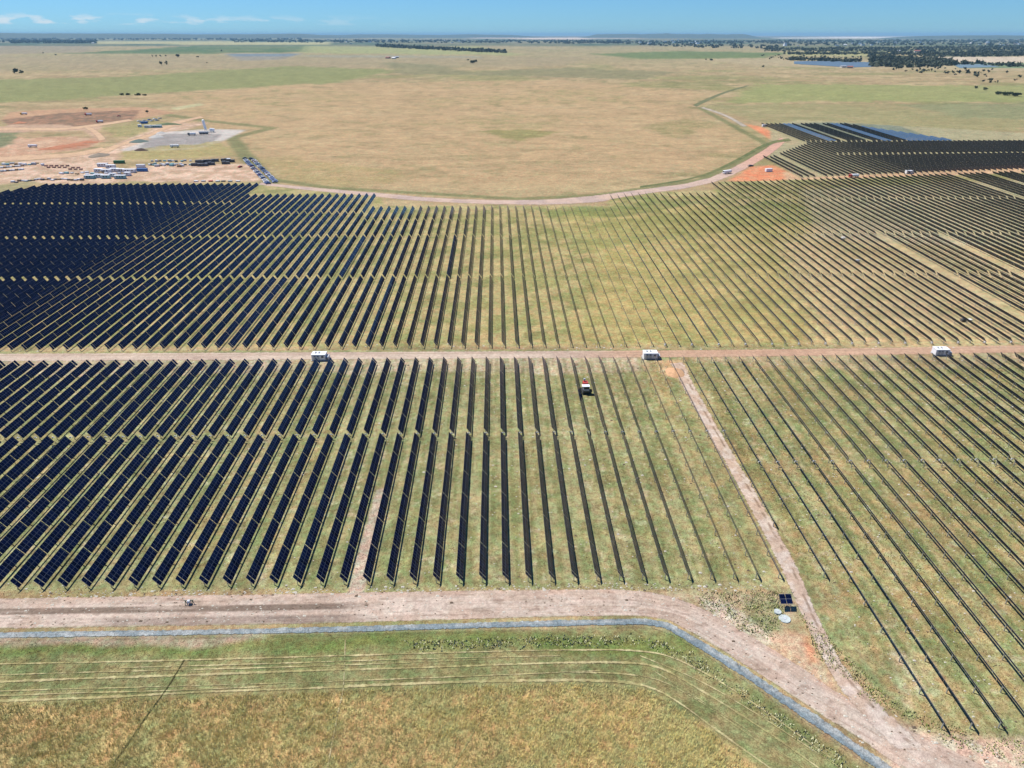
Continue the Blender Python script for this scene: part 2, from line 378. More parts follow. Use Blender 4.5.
    zone([(930, 735), (1060, 748), (1060, 800), (900, 800), (860, 712)], alb(212, 186, 166), 1.5, .95, True, .15, 5)
    # stripes that follow the rows: straw-coloured verge by the panels, greener wheel lanes
    infield = np.zeros(x.shape)
    for pl in ([(-300, 592), (-300, 355), (664, 349), (780, 588)], [(664, 349), (1300, 345), (1300, 800), (1010, 745), (900, 715), (800, 610)]):
        infield = np.maximum(infield, sm(polydist(x, y, PX(pl)), 0, 4))
    nn = fbm(x * 2.0, y * .12, 6, 55, 3)
    a = infield * (sm(xs_, .5, .36) * sm(xs_, .2, .3)) * sm(fbm(x, y, 1.8, 95, 3), .35, .6) * .6
    mixc(alb(182, 172, 122), a)
    a = infield * sm(xs_, .12, .0) * sm(nn, .4, .6) * .45
    mixc(alb(132, 140, 80), a)
    rowtone = vnoise(np.floor(x / S - X0 + .0) * 3.7, y * .006, 66)
    mixc(alb(176, 158, 104), infield * sm(rowtone, .55, .9) * .55)
    tr = sm(np.abs(((x / S - X0) % 1.0) - .30), .05, .015) * sm(fbm(x * 1.3, y * .4, 4, 82, 4), .50, .60)
    mixc(alb(112, 96, 66), infield * tr * .6)
    mixc(alb(206, 196, 160), infield * sm(fbm(x, y, 2.6, 83, 3), .66, .76) * .6)
    mixc(alb(196, 152, 104), infield * sm(x, 20, 70) * sm(fbm(x * 1.6, y * .6, 5, 84, 3), .56, .7) * .3)
    ln = fbm(x * 1.5, y * .07, 1.6, 97, 3)
    mixc(alb(186, 178, 134), infield * sm(ln, .54, .68) * .45)
    mixc(alb(118, 126, 74), infield * sm(ln, .46, .34) * .45)
    # pale haul lane between two rows
    hl = PX([(382, 492), (374.5, 520), (367, 545), (356, 592)])
    mixc(alb(204, 184, 168), sm(linedist(x, y, hl), 2.1, 1.5) * .92)
    # meadow in the foreground
    zone([(-300, 640), (640, 628), (680, 632), (880, 780), (760, 900), (-300, 900)], alb(156, 150, 100), 1.2, 1, False, .0, 6, alb(134, 138, 86))
    zone([(-300, 644), (250, 640), (420, 637), (680, 634), (700, 652), (420, 652), (200, 652), (-300, 656)], alb(120, 136, 66), 1.5, .9, True, .35, 5)
    zone([(-300, 710), (300, 696), (600, 690), (660, 700), (800, 790), (800, 900), (-300, 900)], alb(204, 172, 114), 1.5, .95, False, .0, 7, alb(170, 160, 104))
    zone([(-300, 634), (100, 637), (262, 634), (266, 640), (200, 645), (60, 644), (-300, 646)], alb(186, 164, 142), 1.0, .9, True, .3, 3)
    stv = (fbm(x * .45, y, 7, 201, 3) - .5) * .40 + (fbm(x, y, 2.2, 202, 2) - .5) * .30 * sm(y, 900, 200)
    C = C * (1 + stv)[:, None]
    g_ = C.mean(1, keepdims=True); C = g_ + (C - g_) * .86; C = C * np.array([1.03, .985, 1.0])
    return np.clip(C, .01, .8)

X0 = -0.8032; XU = -7.7146; SU = 1.0076
NXg, NYg = 1250, 900
yy = []
# row spacing follows the distance so that near ground is fine
v = np.linspace(830, 35.4, NYg)
for q in v: yy.append(at(512, q)[1])
yy = np.array(yy); yy[-1] = 70000.0
near = np.array([-400., -150., 0., 30.]); yy = np.concatenate([near, yy[yy > 45]])
u = np.linspace(-1, 1, NXg)
hw = 260 + np.maximum(yy, 0) * 1.02
Xg = u[None, :] * hw[:, None]; Yg = np.repeat(yy[:, None], NXg, 1)
xf, yf = Xg.ravel(), Yg.ravel()
Cg = paint(xf, yf)
Vg = np.stack([xf, yf, terr(yf)], 1)
ny, nx = Xg.shape
idx = np.arange(ny * nx).reshape(ny, nx)
Fg = np.stack([idx[:-1, :-1], idx[:-1, 1:], idx[1:, 1:], idx[1:, :-1]], -1).reshape(-1, 4)
GM = ground_mat('grassland', (0.42, 0.34, 0.16), hue=0.30)
ground = link('ground', np_mesh('ground', Vg, Fg, GM, colors=Cg)); tag(ground, kind='structure')

# ------------------------------------------------------------------ ribbons: roads, drain, tracks
ROADM = ground_mat('packed_soil', (0.20, 0.20, 0.12), alpha=True, hue=0.06)
GRAVM = ground_mat('gravel', (0.40, 0.26, 0.10), alpha=True, hue=0.03)
HAYM = ground_mat('cut_straw', (0.25, 0.25, 0.2), alpha=True, hue=0.1)
def resample(pts, step):
    out = [pts[0]]
    for a, b in zip(pts[:-1], pts[1:]):
        n = max(1, int(math.hypot(b[0] - a[0], b[1] - a[1]) / step))
        for k in range(1, n + 1): out.append((a[0] + (b[0] - a[0]) * k / n, a[1] + (b[1] - a[1]) * k / n))
    return np.array(out)
def smooth_line(pts, it=2):
    for _ in range(it):
        q = [pts[0]]
        for a, b in zip(pts[:-1], pts[1:]):
            q.append((a[0] * .75 + b[0] * .25, a[1] * .75 + b[1] * .25)); q.append((a[0] * .25 + b[0] * .75, a[1] * .25 + b[1] * .75))
        q.append(pts[-1]); pts = q
    return pts
def ribbon(name, A, B, colf, m, h=0.03, M=24, step=1.0, prof=None, edgew=0.18, smooth=2, fadeends=False, kind='structure', nz=0.0):
    "sheet between two edge lines A and B (pixels of the photo, laid on the ground)"
    A = smooth_line(PX(A), smooth); B = smooth_line(PX(B), smooth)
    L = sum(math.hypot(a[0] - b[0], a[1] - b[1]) for a, b in zip(A[:-1], A[1:]))
    N = int(min(900, max(20, L / step)))
    def rs(p):
        p = np.array(p); d = np.r_[0, np.cumsum(np.hypot(*np.diff(p, axis=0).T))]; t = np.linspace(0, d[-1], N)
        return np.stack([np.interp(t, d, p[:, 0]), np.interp(t, d, p[:, 1])], 1)
    A = rs(A); B = rs(B); uu = np.linspace(0, 1, M)
    G = A[:, None] * (1 - uu[None, :, None]) + B[:, None] * uu[None, :, None]
    x, y = G[..., 0].ravel(), G[..., 1].ravel(); U = np.repeat(uu[None], N, 0).ravel(); T = np.repeat(np.linspace(0, 1, N)[:, None], M, 1).ravel()
    z = terr(y) + h + (prof(U) if prof else 0)
    edge = sm(np.minimum(U, 1 - U), 0, edgew)
    if fadeends: edge = edge * sm(np.minimum(T, 1 - T), 0, .06)
    if nz: edge = edge - nz * sm(fbm(x, y, 6, 3, 3), .4, .62)
    C = colf(U, T, x, y)
    ix = np.arange(N * M).reshape(N, M)
    Fc = np.stack([ix[:-1, :-1], ix[:-1, 1:], ix[1:, 1:], ix[1:, :-1]], -1).reshape(-1, 4)
    o = link(name, np_mesh(name, np.stack([x, y, z], 1), Fc, m, colors=C, edge=edge))
    # face up
    if o.data.polygons[0].normal.z < 0: o.data.flip_normals()
    tag(o, kind=kind); return o
def cmix(c1, c2, k): return np.asarray(c1)[None] + (np.asarray(c2) - np.asarray(c1))[None] * np.clip(k, 0, 1)[:, None]
def blend(C, c2, k): return C + (np.asarray(c2)[None] - C) * np.clip(k, 0, 1)[:, None]
PINK = alb(202, 178, 160); PALE = alb(214, 194, 178); BROWN = alb(136, 118, 104)
def c_perim(U, T, x, y):
    n = fbm(x * .12, y, 3.0, 5, 4); n2 = fbm(x, y, 5, 8, 4)
    C = cmix(PINK, PALE, sm(n2, .4, .6))
    left = sm(x, -25, -60)
    ctr = sm(U, .38, .43) * sm(U, .66, .58)
    C = blend(C, PALE, ctr * .6)
    C = blend(C, BROWN, sm(U, .33, .40) * sm(U, .58, .52) * sm(x, -26, -40) * sm(n, .25, .45) * .95)
    C = blend(C, alb(146, 128, 116), sm(U, .66, .76) * sm(U, 1.0, .93) * sm(x, -28, -38) * sm(x, -98, -80) * (.6 + .4 * sm(n, .3, .55)))
    C = blend(C, alb(170, 162, 128), sm(U, .88, .95) * sm(n2, .45, .55) * .8)
    C = blend(C, alb(190, 160, 140), sm(np.abs(U - .62), .03, .0) * .5 * sm(x, 0, 20))
    C = blend(C, alb(190, 160, 140), sm(np.abs(U - .8), .03, .0) * .5 * sm(x, 0, 20))
    C = blend(C, alb(206, 164, 138), sm(U, .3, .1) * sm(n2, .45, .6) * .5)
    st = fbm(x * .09 + U * 3, U * 26 + .02 * x, 1.0, 71, 4); C = C * (1 + (st - .5) * .42)[:, None]
    sp = sm(fbm(x * .5, y * 1.6, 1.4, 73, 3), .66, .74); C = blend(C, alb(150, 126, 110), sp * .5)
    return C
ribbon('dirt_road', [(-330, 600), (0, 597), (120, 595), (250, 593), (420, 590), (560, 588), (640, 588), (690, 600), (740, 628), (800, 664), (850, 700), (930, 738), (1060, 800)],
       [(-330, 636), (0, 630.5), (150, 628.3), (300, 626), (480, 620.6), (600, 617.4), (660, 617), (690, 633), (740, 663), (800, 703), (860, 742), (905, 773), (960, 815)], c_perim, ROADM, 0.03, 64, .5, edgew=.10, nz=.16, smooth=1)
def c_cross(U, T, x, y):
    n = fbm(x * .1, y, 3, 4, 4)
    C = cmix(alb(200, 176, 158), alb(216, 194, 174), sm(n, .35, .65))
    red = sm(x, 20, 60)
    C = blend(C, alb(204, 160, 128), red * .7)
    return blend(C, alb(168, 140, 118), sm(np.abs(U - .32), .07, .02) * .6 * sm(n, .3, .6))
ribbon('cross_road', [(-200, 354), (0, 353), (300, 351.5), (520, 350.5), (700, 349.5), (860, 347.5), (1060, 344), (1250, 343)],
       [(-200, 363), (0, 362), (300, 360.5), (520, 359), (700, 358), (860, 356), (1060, 352.5), (1250, 351)], c_cross, ROADM, 0.04, 14, 1.2, edgew=.2)
def c_track(U, T, x, y):
    n = fbm(x, y, 2.5, 14, 4)
    C = cmix(alb(218, 200, 186), alb(206, 180, 160), sm(n, .4, .6))
    return blend(C, alb(150, 126, 108), sm(np.abs(U - .62), .09, .02) * sm(fbm(x, y, 2.2, 15, 3), .45, .6) * .8)
ribbon('dirt_track', [(668, 364), (676, 380), (694, 412), (714, 446), (733, 482), (755, 524), (777, 566), (792, 600), (808, 636), (824, 668), (838, 692), (862, 722), (890, 748)],
       [(686, 362), (694, 380), (709, 408), (727, 440), (749, 476), (773, 516), (798, 562), (815, 602), (830, 636), (848, 668), (872, 694), (904, 722), (935, 752)], c_track, ROADM, 0.05, 18, .5, edgew=.3, nz=.15)
def c_drain(U, T, x, y):
    n = fbm(x, y, 1.6, 24, 3)
    C = cmix(alb(138, 150, 154), alb(174, 178, 176), sm(n, .35, .65))
    return blend(C, alb(120, 138, 146), sm(U, .45, .65) * sm(x, -75, -20) * .75)  # near half darkened: the drain's shaded side painted into the colour
def p_drain(U): return 0.14 * np.abs(2 * U - 1) ** 1.5
ribbon('gravel_drain', [(-330, 633.5), (0, 631), (150, 629), (300, 626.5), (480, 621), (600, 618), (662, 617.5), (690, 632), (740, 662), (800, 702), (860, 742), (930, 792)],
       [(-330, 643), (0, 640), (150, 637.5), (300, 635), (480, 630), (600, 627), (656, 625.5), (684, 642), (735, 674), (793, 714), (850, 753), (915, 800)], c_drain, GRAVM, 0.06, 16, .6, prof=p_drain, edgew=.36, nz=.14, smooth=1)
# far service roads
def c_far(U, T, x, y):
    C = cmix(alb(214, 186, 168), alb(200, 176, 164), sm(fbm(x, y, 14, 4, 3), .4, .6))
    return blend(C, alb(232, 150, 108), sm(T, .62, .8) * .35)
ribbon('service_road', [(262, 182), (300, 186), (380, 192.5), (440, 198), (520, 200), (575, 197), (640, 189), (700, 181), (735, 166), (768, 146), (780, 137)],
       [(258, 185), (300, 190), (378, 197.5), (420, 202), (520, 206), (600, 204), (620, 198), (704, 187), (744, 172), (778, 151), (787, 141)], c_far, ROADM, 0.05, 12, 3, edgew=.25, smooth=1, nz=.15)
def c_plain(c1, c2): return lambda U, T, x, y: cmix(c1, c2, sm(fbm(x, y, 9, 4, 3), .4, .6))
ribbon('grass_verge_track', [(640, 186), (700, 177), (735, 160), (765, 142), (788, 138)], [(640, 188), (700, 179), (738, 162), (768, 144.5), (792, 141)], c_plain(alb(110, 118, 76), alb(128, 130, 86)), ROADM, 0.07, 6, 3, edgew=.3)
ribbon('farm_track', [(742, 127), (728, 118), (716, 113), (700, 108)], [(748, 126), (732, 117), (720, 112), (704, 107)], c_plain(alb(198, 184, 168), alb(180, 168, 150)), ROADM, 0.08, 5, 3, edgew=.3)
ribbon('farm_track', [(692, 105), (700, 101), (722, 92), (746, 85.4)], [(697, 107), (706, 102.5), (726, 93), (750, 86)], c_plain(alb(120, 124, 88), alb(132, 132, 96)), ROADM, 0.08, 5, 4, edgew=.3)
ribbon('yard_road', [(-50, 207), (0, 198), (25, 190), (45, 184)], [(-50, 213), (0, 203), (32, 192), (56, 184.5)], c_plain(alb(208, 184, 152), alb(216, 194, 164)), ROADM, 0.06, 8, 3, edgew=.25)
cy_ = c_plain(alb(222, 186, 150), alb(212, 176, 144))
ribbon('yard_road', [(-30, 128), (20, 127), (60, 128), (95, 124), (128, 119)], [(-30, 131.5), (20, 131), (60, 131.5), (97, 127), (134, 121)], cy_, ROADM, .1, 6, 3, edgew=.3)
ribbon('yard_road', [(82, 127), (93, 134), (98, 141)], [(90, 126), (102, 133), (107, 139)], cy_, ROADM, .12, 6, 2, edgew=.3)
ribbon('yard_road', [(96, 153), (112, 145), (140, 137), (160, 128), (176, 121), (200, 116)], [(106, 155), (120, 147), (148, 138.5), (166, 130), (186, 122), (204, 118)], cy_, ROADM, .14, 6, 2, edgew=.3)
ribbon('yard_road', [(-30, 158), (30, 154), (70, 153), (100, 147)], [(-30, 164), (30, 161), (76, 158), (110, 150)], cy_, ROADM, .1, 6, 2, edgew=.3)
# windrows of cut grass and foot trails in the meadow
def c_hay(U, T, x, y): return cmix(alb(200, 186, 140), alb(172, 162, 112), sm(fbm(x, y, 3, 4, 3), .35, .65))
def swath(pts, wpx, h=0.10, c=c_hay, nz=.22, ew=.42):
    wpx = wpx * 1.3
    A = [(x, y - wpx / 2) for x, y in pts]; B = [(x, y + wpx / 2) for x, y in pts]
    ribbon('hay_windrow', A, B, c, HAYM, h, 6, .5, edgew=ew, fadeends=False, smooth=3, nz=nz)
swath([(-200, 690), (0, 682), (100, 678), (200, 675), (300, 671), (420, 668), (520, 664), (600, 662), (655, 664), (690, 684), (740, 714), (800, 754), (860, 800)], 3.0)
swath([(-200, 709), (0, 701), (100, 698), (200, 692), (300, 689), (400, 684), (500, 681), (580, 680), (640, 683), (672, 697), (720, 733), (770, 768), (810, 800)], 3.4)
swath([(-200, 670), (0, 664), (120, 662), (230, 659), (340, 656), (440, 653), (560, 650), (650, 650), (690, 664), (750, 700), (830, 758)], 2.2, nz=.3)
swath([(-200, 703), (0, 696), (80, 693), (170, 691), (260, 687)], 2.0, nz=.3)
swath([(-200, 700), (0, 691), (120, 688), (300, 683), (480, 676), (600, 671)], 1.6, nz=.45)
swath([(-200, 684), (0, 675), (140, 671), (300, 667), (480, 660)], 1.8, nz=.45)
swath([(640, 656), (700, 680), (760, 716), (840, 768)], 1.8, nz=.4)
swath([(655, 672), (700, 700), (760, 738), (820, 780)], 1.8, nz=.45)
swath([(120, 668), (300, 663), (380, 660), (560, 656)], 1.8, nz=.4)
swath([(560, 672), (640, 674), (680, 688), (760, 742), (800, 775)], 1.8, nz=.4)
ribbon('foot_trail', [(183, 660), (165, 690), (148, 712), (128, 742), (104, 775)], [(185.6, 660), (168, 690), (150.6, 712), (131, 742), (107, 775)], c_plain(alb(74, 74, 44), alb(90, 84, 52)), ROADM, .1, 5, .5, edgew=.4, nz=.25)
ribbon('foot_trail', [(344.6, 640), (343, 690), (338, 708), (332, 738), (325, 775)], [(346, 640), (344.6, 690), (340, 708), (334, 738), (327.6, 775)], c_plain(alb(206, 192, 150), alb(184, 170, 124)), HAYM, .1, 5, .5, edgew=.4, nz=.4)
ribbon('foot_trail', [(500, 692), (480, 720), (452, 768)], [(501, 692), (481.5, 720), (454, 768)], c_plain(alb(186, 176, 124), alb(184, 170, 124)), HAYM, .1, 4, .5, edgew=.4, nz=.6)

# ------------------------------------------------------------------ solar trackers
def panel_mat(flat=False):
    m = bpy.data.materials.new('solar_glass_sky_tint' if flat else 'solar_glass'); m.use_nodes = True; n, l = m.node_tree.nodes, m.node_tree.links
    b = n['Principled BSDF']; b.inputs['Roughness'].default_value = 0.16 if not flat else 0.3; b.inputs['Specular IOR Level'].default_value = 0.16 if not flat else .5
    b.inputs['IOR'].default_value = 1.4
    uvn = n.new('ShaderNodeUVMap'); sp = n.new('ShaderNodeSeparateXYZ'); l.new(uvn.outputs[0], sp.inputs[0])
    def ma(op, a, c_=None):
        q = n.new('ShaderNodeMath'); q.operation = op
        for i, vv in enumerate((a, c_)):
            if vv is None: continue
            if isinstance(vv, (int, float)): q.inputs[i].default_value = vv
            else: l.new(vv, q.inputs[i])
        return q.outputs[0]
    fy = ma('ABSOLUTE', ma('SUBTRACT', ma('FRACT', ma('DIVIDE', sp.outputs['Y'], 1.134)), 0.5))
    ly = ma('GREATER_THAN', fy, 0.47)
    lx = ma('LESS_THAN', ma('ABSOLUTE', sp.outputs['X']), 0.035)
    ln = ma('MAXIMUM', ly, lx)
    # module to module tone
    wn_ = n.new('ShaderNodeTexWhiteNoise'); wn_.noise_dimensions = '1D'; l.new(ma('FLOOR', ma('DIVIDE', sp.outputs['Y'], 1.134)), wn_.inputs['W'])
    tn = n.new('ShaderNodeMix'); tn.data_type = 'RGBA'; tn.inputs[6].default_value = (0.0032, 0.006, 0.024, 1); tn.inputs[7].default_value = (0.005, 0.011, 0.052, 1)
    if flat: tn.inputs[6].default_value = (0.035, 0.075, 0.13, 1); tn.inputs[7].default_value = (0.045, 0.09, 0.15, 1)  # flat rows: blue sky reflection painted into the base colour
    l.new(wn_.outputs['Value'], tn.inputs[0])
    mxx = n.new('ShaderNodeMix'); mxx.data_type = 'RGBA'; l.new(ma('MULTIPLY', ln, 0.85), mxx.inputs[0]); l.new(tn.outputs[2], mxx.inputs[6]); mxx.inputs[7].default_value = (0.20, 0.22, 0.26, 1)
    l.new(mxx.outputs[2], b.inputs['Base Color']); return m
PV = panel_mat(); PVF = panel_mat(True)
BACK = mat('module_backsheet', (0.024, 0.025, 0.027), 0.7, spec=.2)
BACK2 = mat('grey_backsheet', (0.060, 0.066, 0.076), 0.7, spec=.2)  # paler, greyer backs for the right-hand rows of the far field
BACK3 = mat('haze_blue_backsheet', (0.028, 0.038, 0.062), 0.6, spec=.3)  # blue cast of distance haze put into the colour of these backs
ALU = mat('aluminium_frame', (0.55, 0.56, 0.58), 0.4, 0.6, nz_amt=.05)
EDGE = mat('black_frame', (0.06, 0.06, 0.065), 0.5)
TUBE = mat('torque_tube_steel', (.30, .31, .32), .55, .4, nz_amt=.12, nz_scale=3)
STEEL = mat('galvanised_steel', (0.42, 0.44, 0.45), 0.5, 0.5, nz_amt=.12, nz_scale=3)
TILT = radians(54); TILT2 = radians(57); CH = 2.6; AX = 1.85
_tb = {}
def table_geo(L, tilt=TILT, sx0=0.0, y0=0.0, front=0):
    "vertices, faces, uv, material index for one table: front skin, back skin, four frame edges"
    c, s_ = cos(tilt), sin(tilt); nrm = (s_, c); th = 0.05
    def pt(uu, yy_, k): # uu along the chord: -top .. +bottom
        off = 0.09 + k * th
        return (sx0 + uu * c + nrm[0] * off, y0 + yy_, AX - uu * s_ + nrm[1] * off)
    h = CH / 2; v_ = []
    for k in (0, 1):
        for uu in (-h, h):
            for yv in (0, L): v_.append(pt(uu, yv, k))
    # 0 (-h,0,0) 1 (-h,L,0) 2 (h,0,0) 3 (h,L,0) 4..7 front
    f_ = [(4, 6, 7, 5), (0, 1, 3, 2), (0, 4, 5, 1), (2, 3, 7, 6), (0, 2, 6, 4), (1, 5, 7, 3)]
    uvs = [(-h, 0), (h, 0), (h, L), (-h, L)] + [(0, 0)] * 20
    return v_, f_, uvs, [0, 1, 4, 4, 2, 2]
def table_mesh(L, tilt=TILT, flat=False):
    k = (round(L, 2), round(tilt, 3), flat)
    if k not in _tb:
        v_, f_, uvs, mi = table_geo(L, tilt)
        _tb[k] = np_mesh('module_table', v_, f_, [PVF if flat else PV, BACK, ALU, ALU, EDGE], uv=uvs, midx=mi)
    return _tb[k]
_tt = {}
def tube_mesh(L):
    k = round(L, 1)
    if k not in _tt:
        m = MB(); m.cyl((0, .15, AX), (0, L - .1, AX), 0.075, TUBE, n=8)
        for yv in np.arange(1.1, L - .5, 2.27):
            m.box((0.04, yv, AX + .03), (0.10, 0.08, 0.16), TUBE)
        o = m.build('torque_tube'); _tt[k] = o.data; bpy.data.objects.remove(o)
    return _tt[k]
def post_mesh():
    m = MB(); m.box((0, 0, AX / 2 - .25), (0.16, 0.18, AX + .3), STEEL); m.box((0, 0, AX - .1), (0.2, 0.2, 0.14), STEEL)
    o = m.build('post'); d = o.data; bpy.data.objects.remove(o); return d
def motor_mesh():
    m = MB(); m.box((0.0, 0, AX - .05), (0.34, 0.34, 0.34), STEEL, bev=.04); m.cyl((0.16, 0, AX - .12), (0.62, 0, AX - .12), 0.11, STEEL, n=10)
    m.box((-.2, 0, AX - .25), (0.16, 0.4, 0.5), mat('grey_enclosure', (.5, .5, .5), .5), bev=.02)
    o = m.build('drive_motor'); d = o.data; bpy.data.objects.remove(o); return d
POST = post_mesh(); MOTOR = motor_mesh()
_mk = MB(); _mk.box((0, 0, 1.0), (.55, .4, .75), mat('white_marker', (.75, .75, .74), .6), bev=.04); _o = _mk.build('end_marker'); MARK = _o.data; bpy.data.objects.remove(_o)
def tables_of(L, endpiece):
    "table starts and lengths along a tracker of length L"
    out = []; y = 0.0; end = 1.134 * 1 + .02
    if endpiece & 1: out.append((0.0, end)); y = end + .14
    stop = L - (end + .14 if endpiece & 2 else 0)
    n = max(1, int(round((stop - y) / 11.6))); p = (stop - y) / n
    for k in range(n): out.append((y + k * p, p - .19))
    if endpiece & 2: out.append((L - end, end))
    return out
YOFF = HP * sin(DEL)
segs = []  # (x, y0, y1, field, row, segno, endpiece, tilt, flat)
for k in range(-42, 48):
    if k <= 13: segs += [(k, 23.47, 35.42, 'near', k, 0, 1), (k, 35.78, 45.7, 'near', k, 1, 2)]
    elif k == 14: segs += [(k, 27.0, 35.42, 'near', k, 0, 0), (k, 35.78, 45.7, 'near', k, 1, 2)]
    elif k == 15: segs += [(k, 23.47, 32.1, 'near', k, 0, 1), (k, 32.45, 45.7, 'near', k, 1, 2)]
    else: segs += [(k, 15.95, 32.1, 'near', k, 0, 1), (k, 32.45, 45.7, 'near', k, 1, 2)]
segs = [(X0 + a[0],) + a[1:] for a in segs]
for j in range(-75, 100):
    X = XU + SU * j; q = []
    if j < -66: top = 70
    miss12 = j in (50, 57)
    if not miss12: q += [(48.27, 63.8), (64.15, 77.8)]
    if j <= -27:
        q += [(78.15, 94.15)]
        tp = 106.2 if j >= -57 else 106.2 - (-57 - j) * 1.35
        if tp > 96: q += [(94.5, tp)]
    elif j <= -9: q += [(78.15, 88.65), (88.95, 98.9)]
    elif j <= 22: q += [(78.15, 84.85), (85.15, 91.5)]
    elif j <= 38: q += [(78.15, 88.65), (88.95, 98.9)]
    elif j not in (78, 84, 89): q += [(78.15, 95.25), (95.6, 106.0 + max(0, j - 40) * .155)]
    for i, (a, b_) in enumerate(q): segs.append((X, a, b_, 'far', j, i, 1 if i == 0 else 0))
for j in range(54, 122):
    X = XU + SU * j; lo = 109.9 + (j - 54) * .16; q = []
    if j < 68:
        tp = 127.5 + (j - 55) * 1.2
        if j in (57,): continue
        q = [(lo, tp)] if j >= 56 or j == 55 else []
        if j == 54: q = [(lo, 128)]
    elif j < 98: q = [(lo, 130.5 + (j - 90) * .03), (131.2 + (j - 90) * .03, 144.6)]
    else: q = [(lo, 131), (131.6, 144.8)]
    for i, (a, b_) in enumerate(q): segs.append((X, a, b_, 'end', j, i, 0))
    if 68 <= j < 98:
        tp = 171.0 if j <= 87 else 171 - (j - 87) * 2.2
        flat = j in (73, 74, 84, 85) or j >= 89
        if j in (76, 81): continue
        if tp > 147: segs.append((X, 145.2, tp, 'flat' if flat else 'end', j, 3, 0))
def area(sg):
    X, a, b_ = sg[0] * S, sg[1] * S + YOFF, sg[2] * S + YOFF
    xs, ys, n_in = [], [], 0
    for t in np.linspace(a, b_, 9):
        px, py, d = proj(X, t, gz(t) + 1.5)
        if -3 < px < 1027 and -3 < py < 771: n_in += 1
    if n_in == 0: return 0
    ym = (a + b_) / 2; px, py, d = proj(X, ym, gz(ym) + 1.5)
    return n_in / 9 * (b_ - a) * CH / d ** 3 * HP
keep = [(area(s_), s_) for s_ in segs]; keep.sort(key=lambda t: -t[0])
indiv = [s_ for a, s_ in keep[:300] if a > 0]; rest = [s_ for a, s_ in keep[300:] if a > 0 or abs(s_[4]) < 200]
ONES = 'first second third fourth fifth sixth seventh eighth ninth'.split()
TEEN = 'tenth eleventh twelfth thirteenth fourteenth fifteenth sixteenth seventeenth eighteenth nineteenth'.split()
TENS = {2: 'twenty', 3: 'thirty', 4: 'forty', 5: 'fifty', 6: 'sixty', 7: 'seventy', 8: 'eighty', 9: 'ninety'}
TENTH = {2: 'twentieth', 3: 'thirtieth', 4: 'fortieth', 5: 'fiftieth', 6: 'sixtieth', 7: 'seventieth', 8: 'eightieth', 9: 'ninetieth'}
def ordinal(n):
    if n < 10: return ONES[n - 1]
    if n < 20: return TEEN[n - 10]
    return TENTH[n // 10] if n % 10 == 0 else TENS[n // 10] + '-' + ONES[n % 10 - 1]
JC = 27  # row of the far field that ends beside the middle cabin
for sg in indiv:
    Xs, a, b_, fld, row, no, ep = sg; X = Xs * S; Ya = a * S + YOFF; L = (b_ - a) * S
    r = Xs / 21.9
    look = 'dark blue' if r < .35 else ('thin edge-on' if r < .95 else 'black')
    if fld == 'near':
        side_ = ordinal(14 - row) + ' row left' if row <= 13 else ordinal(row - 13) + ' row right'
        lab = '%s tracker, near field, %s of the diagonal track, %s half' % (look, side_, ('nearer', 'farther')[no])
    else:
        dj = row - JC
        side_ = ordinal(abs(dj)) + (' row right' if dj > 0 else ' row left') + ' of the middle cabin' if dj else 'row behind the middle cabin'
        lab = '%s tracker, far field, %s, %s segment' % (look, side_, ('nearest', 'second', 'third', 'fourth')[no])
    lab = lab.strip()
    t = empty('solar_tracker', (X, Ya, gz(Ya)), 0, lab, 'solar tracker', 'solar trackers in parallel rows')
    t.rotation_euler = (DEL, 0, 0)
    dtl = -radians(max(0, min(6, int((row - 34) * .5)))) * (fld == 'far') + radians(rnd.choice((-1.5, -.7, 0, .7, 1.5)) - (5 if fld == 'far' and rnd.random() < .05 else 0))
    for (y0_, Lt) in tables_of(L, ep):
        o = link('module_table', table_mesh(Lt, (TILT if fld == 'near' else TILT2) + dtl), t, (0, y0_, 0))
        dt = rnd.gauss(0, .5) * pi / 180 * .8
        o.location = (rnd.gauss(0, .01), y0_, rnd.gauss(0, .008))
    link('torque_tube', tube_mesh(L), t)
    stp = 8.0 if fld == 'near' else 20.0
    n = max(2, int(L / stp))
    for k in range(n + 1):
        link('post', POST, t, (0, .6 + (L - 1.2) * k / n, 0))
    if fld == 'far' and no == 0 and row % 2 == 0 and row > 18: link('end_marker', MARK, t, (0, -.25, 0))
    link('drive_motor', MOTOR, t, (0, L + .9 if no == 0 else -.9, 0)) if fld == 'near' and no == 0 else None
# every other row further off, as one mass
V_, F_, U_, M_ = [], [], [], []
for sg in rest:
    Xs, a, b_, fld, row, no, ep = sg; X = Xs * S; Ya = a * S + YOFF; L = (b_ - a) * S
    fl = fld == 'flat'; dtl = radians(rnd.gauss(0, 1.2))
    for (y0_, Lt) in tables_of(L, ep):
        v_, f_, uvs, mi = table_geo(Lt, radians(-12) + dtl * .6 if fl else TILT2 + dtl - radians(max(0, min(6, (row - 34) * .5))) * (fld == 'far'))
        b0 = len(V_)
        for p in v_: V_.append((p[0] + X, p[1] + Ya + y0_, p[2] + gz(p[1] + Ya + y0_)))
        F_ += [tuple(q + b0 for q in f) for f in f_]; U_ += uvs; M_ += [(3 if (i == 0 and fl) else (6 if i == 1 and fld != 'far' else (5 if i == 1 and row > 36 else i))) for i in mi]
    for k in range(int(L / 14) + 1):   # posts
        yv = Ya + .6 + k * 14 * 0.98
        if yv > Ya + L: break
        b0 = len(V_); g = gz(yv)
        for zz in (g - .2, g + AX):
            for sx_, sy_ in ((-.07, -.07), (.07, -.07), (.07, .07), (-.07, .07)): V_.append((X + sx_, yv + sy_, zz))
        for k4 in range(4): F_.append((b0 + k4, b0 + (k4 + 1) % 4, b0 + 4 + (k4 + 1) % 4, b0 + 4 + k4)); U_ += [(0, 0)] * 4; M_.append(2)
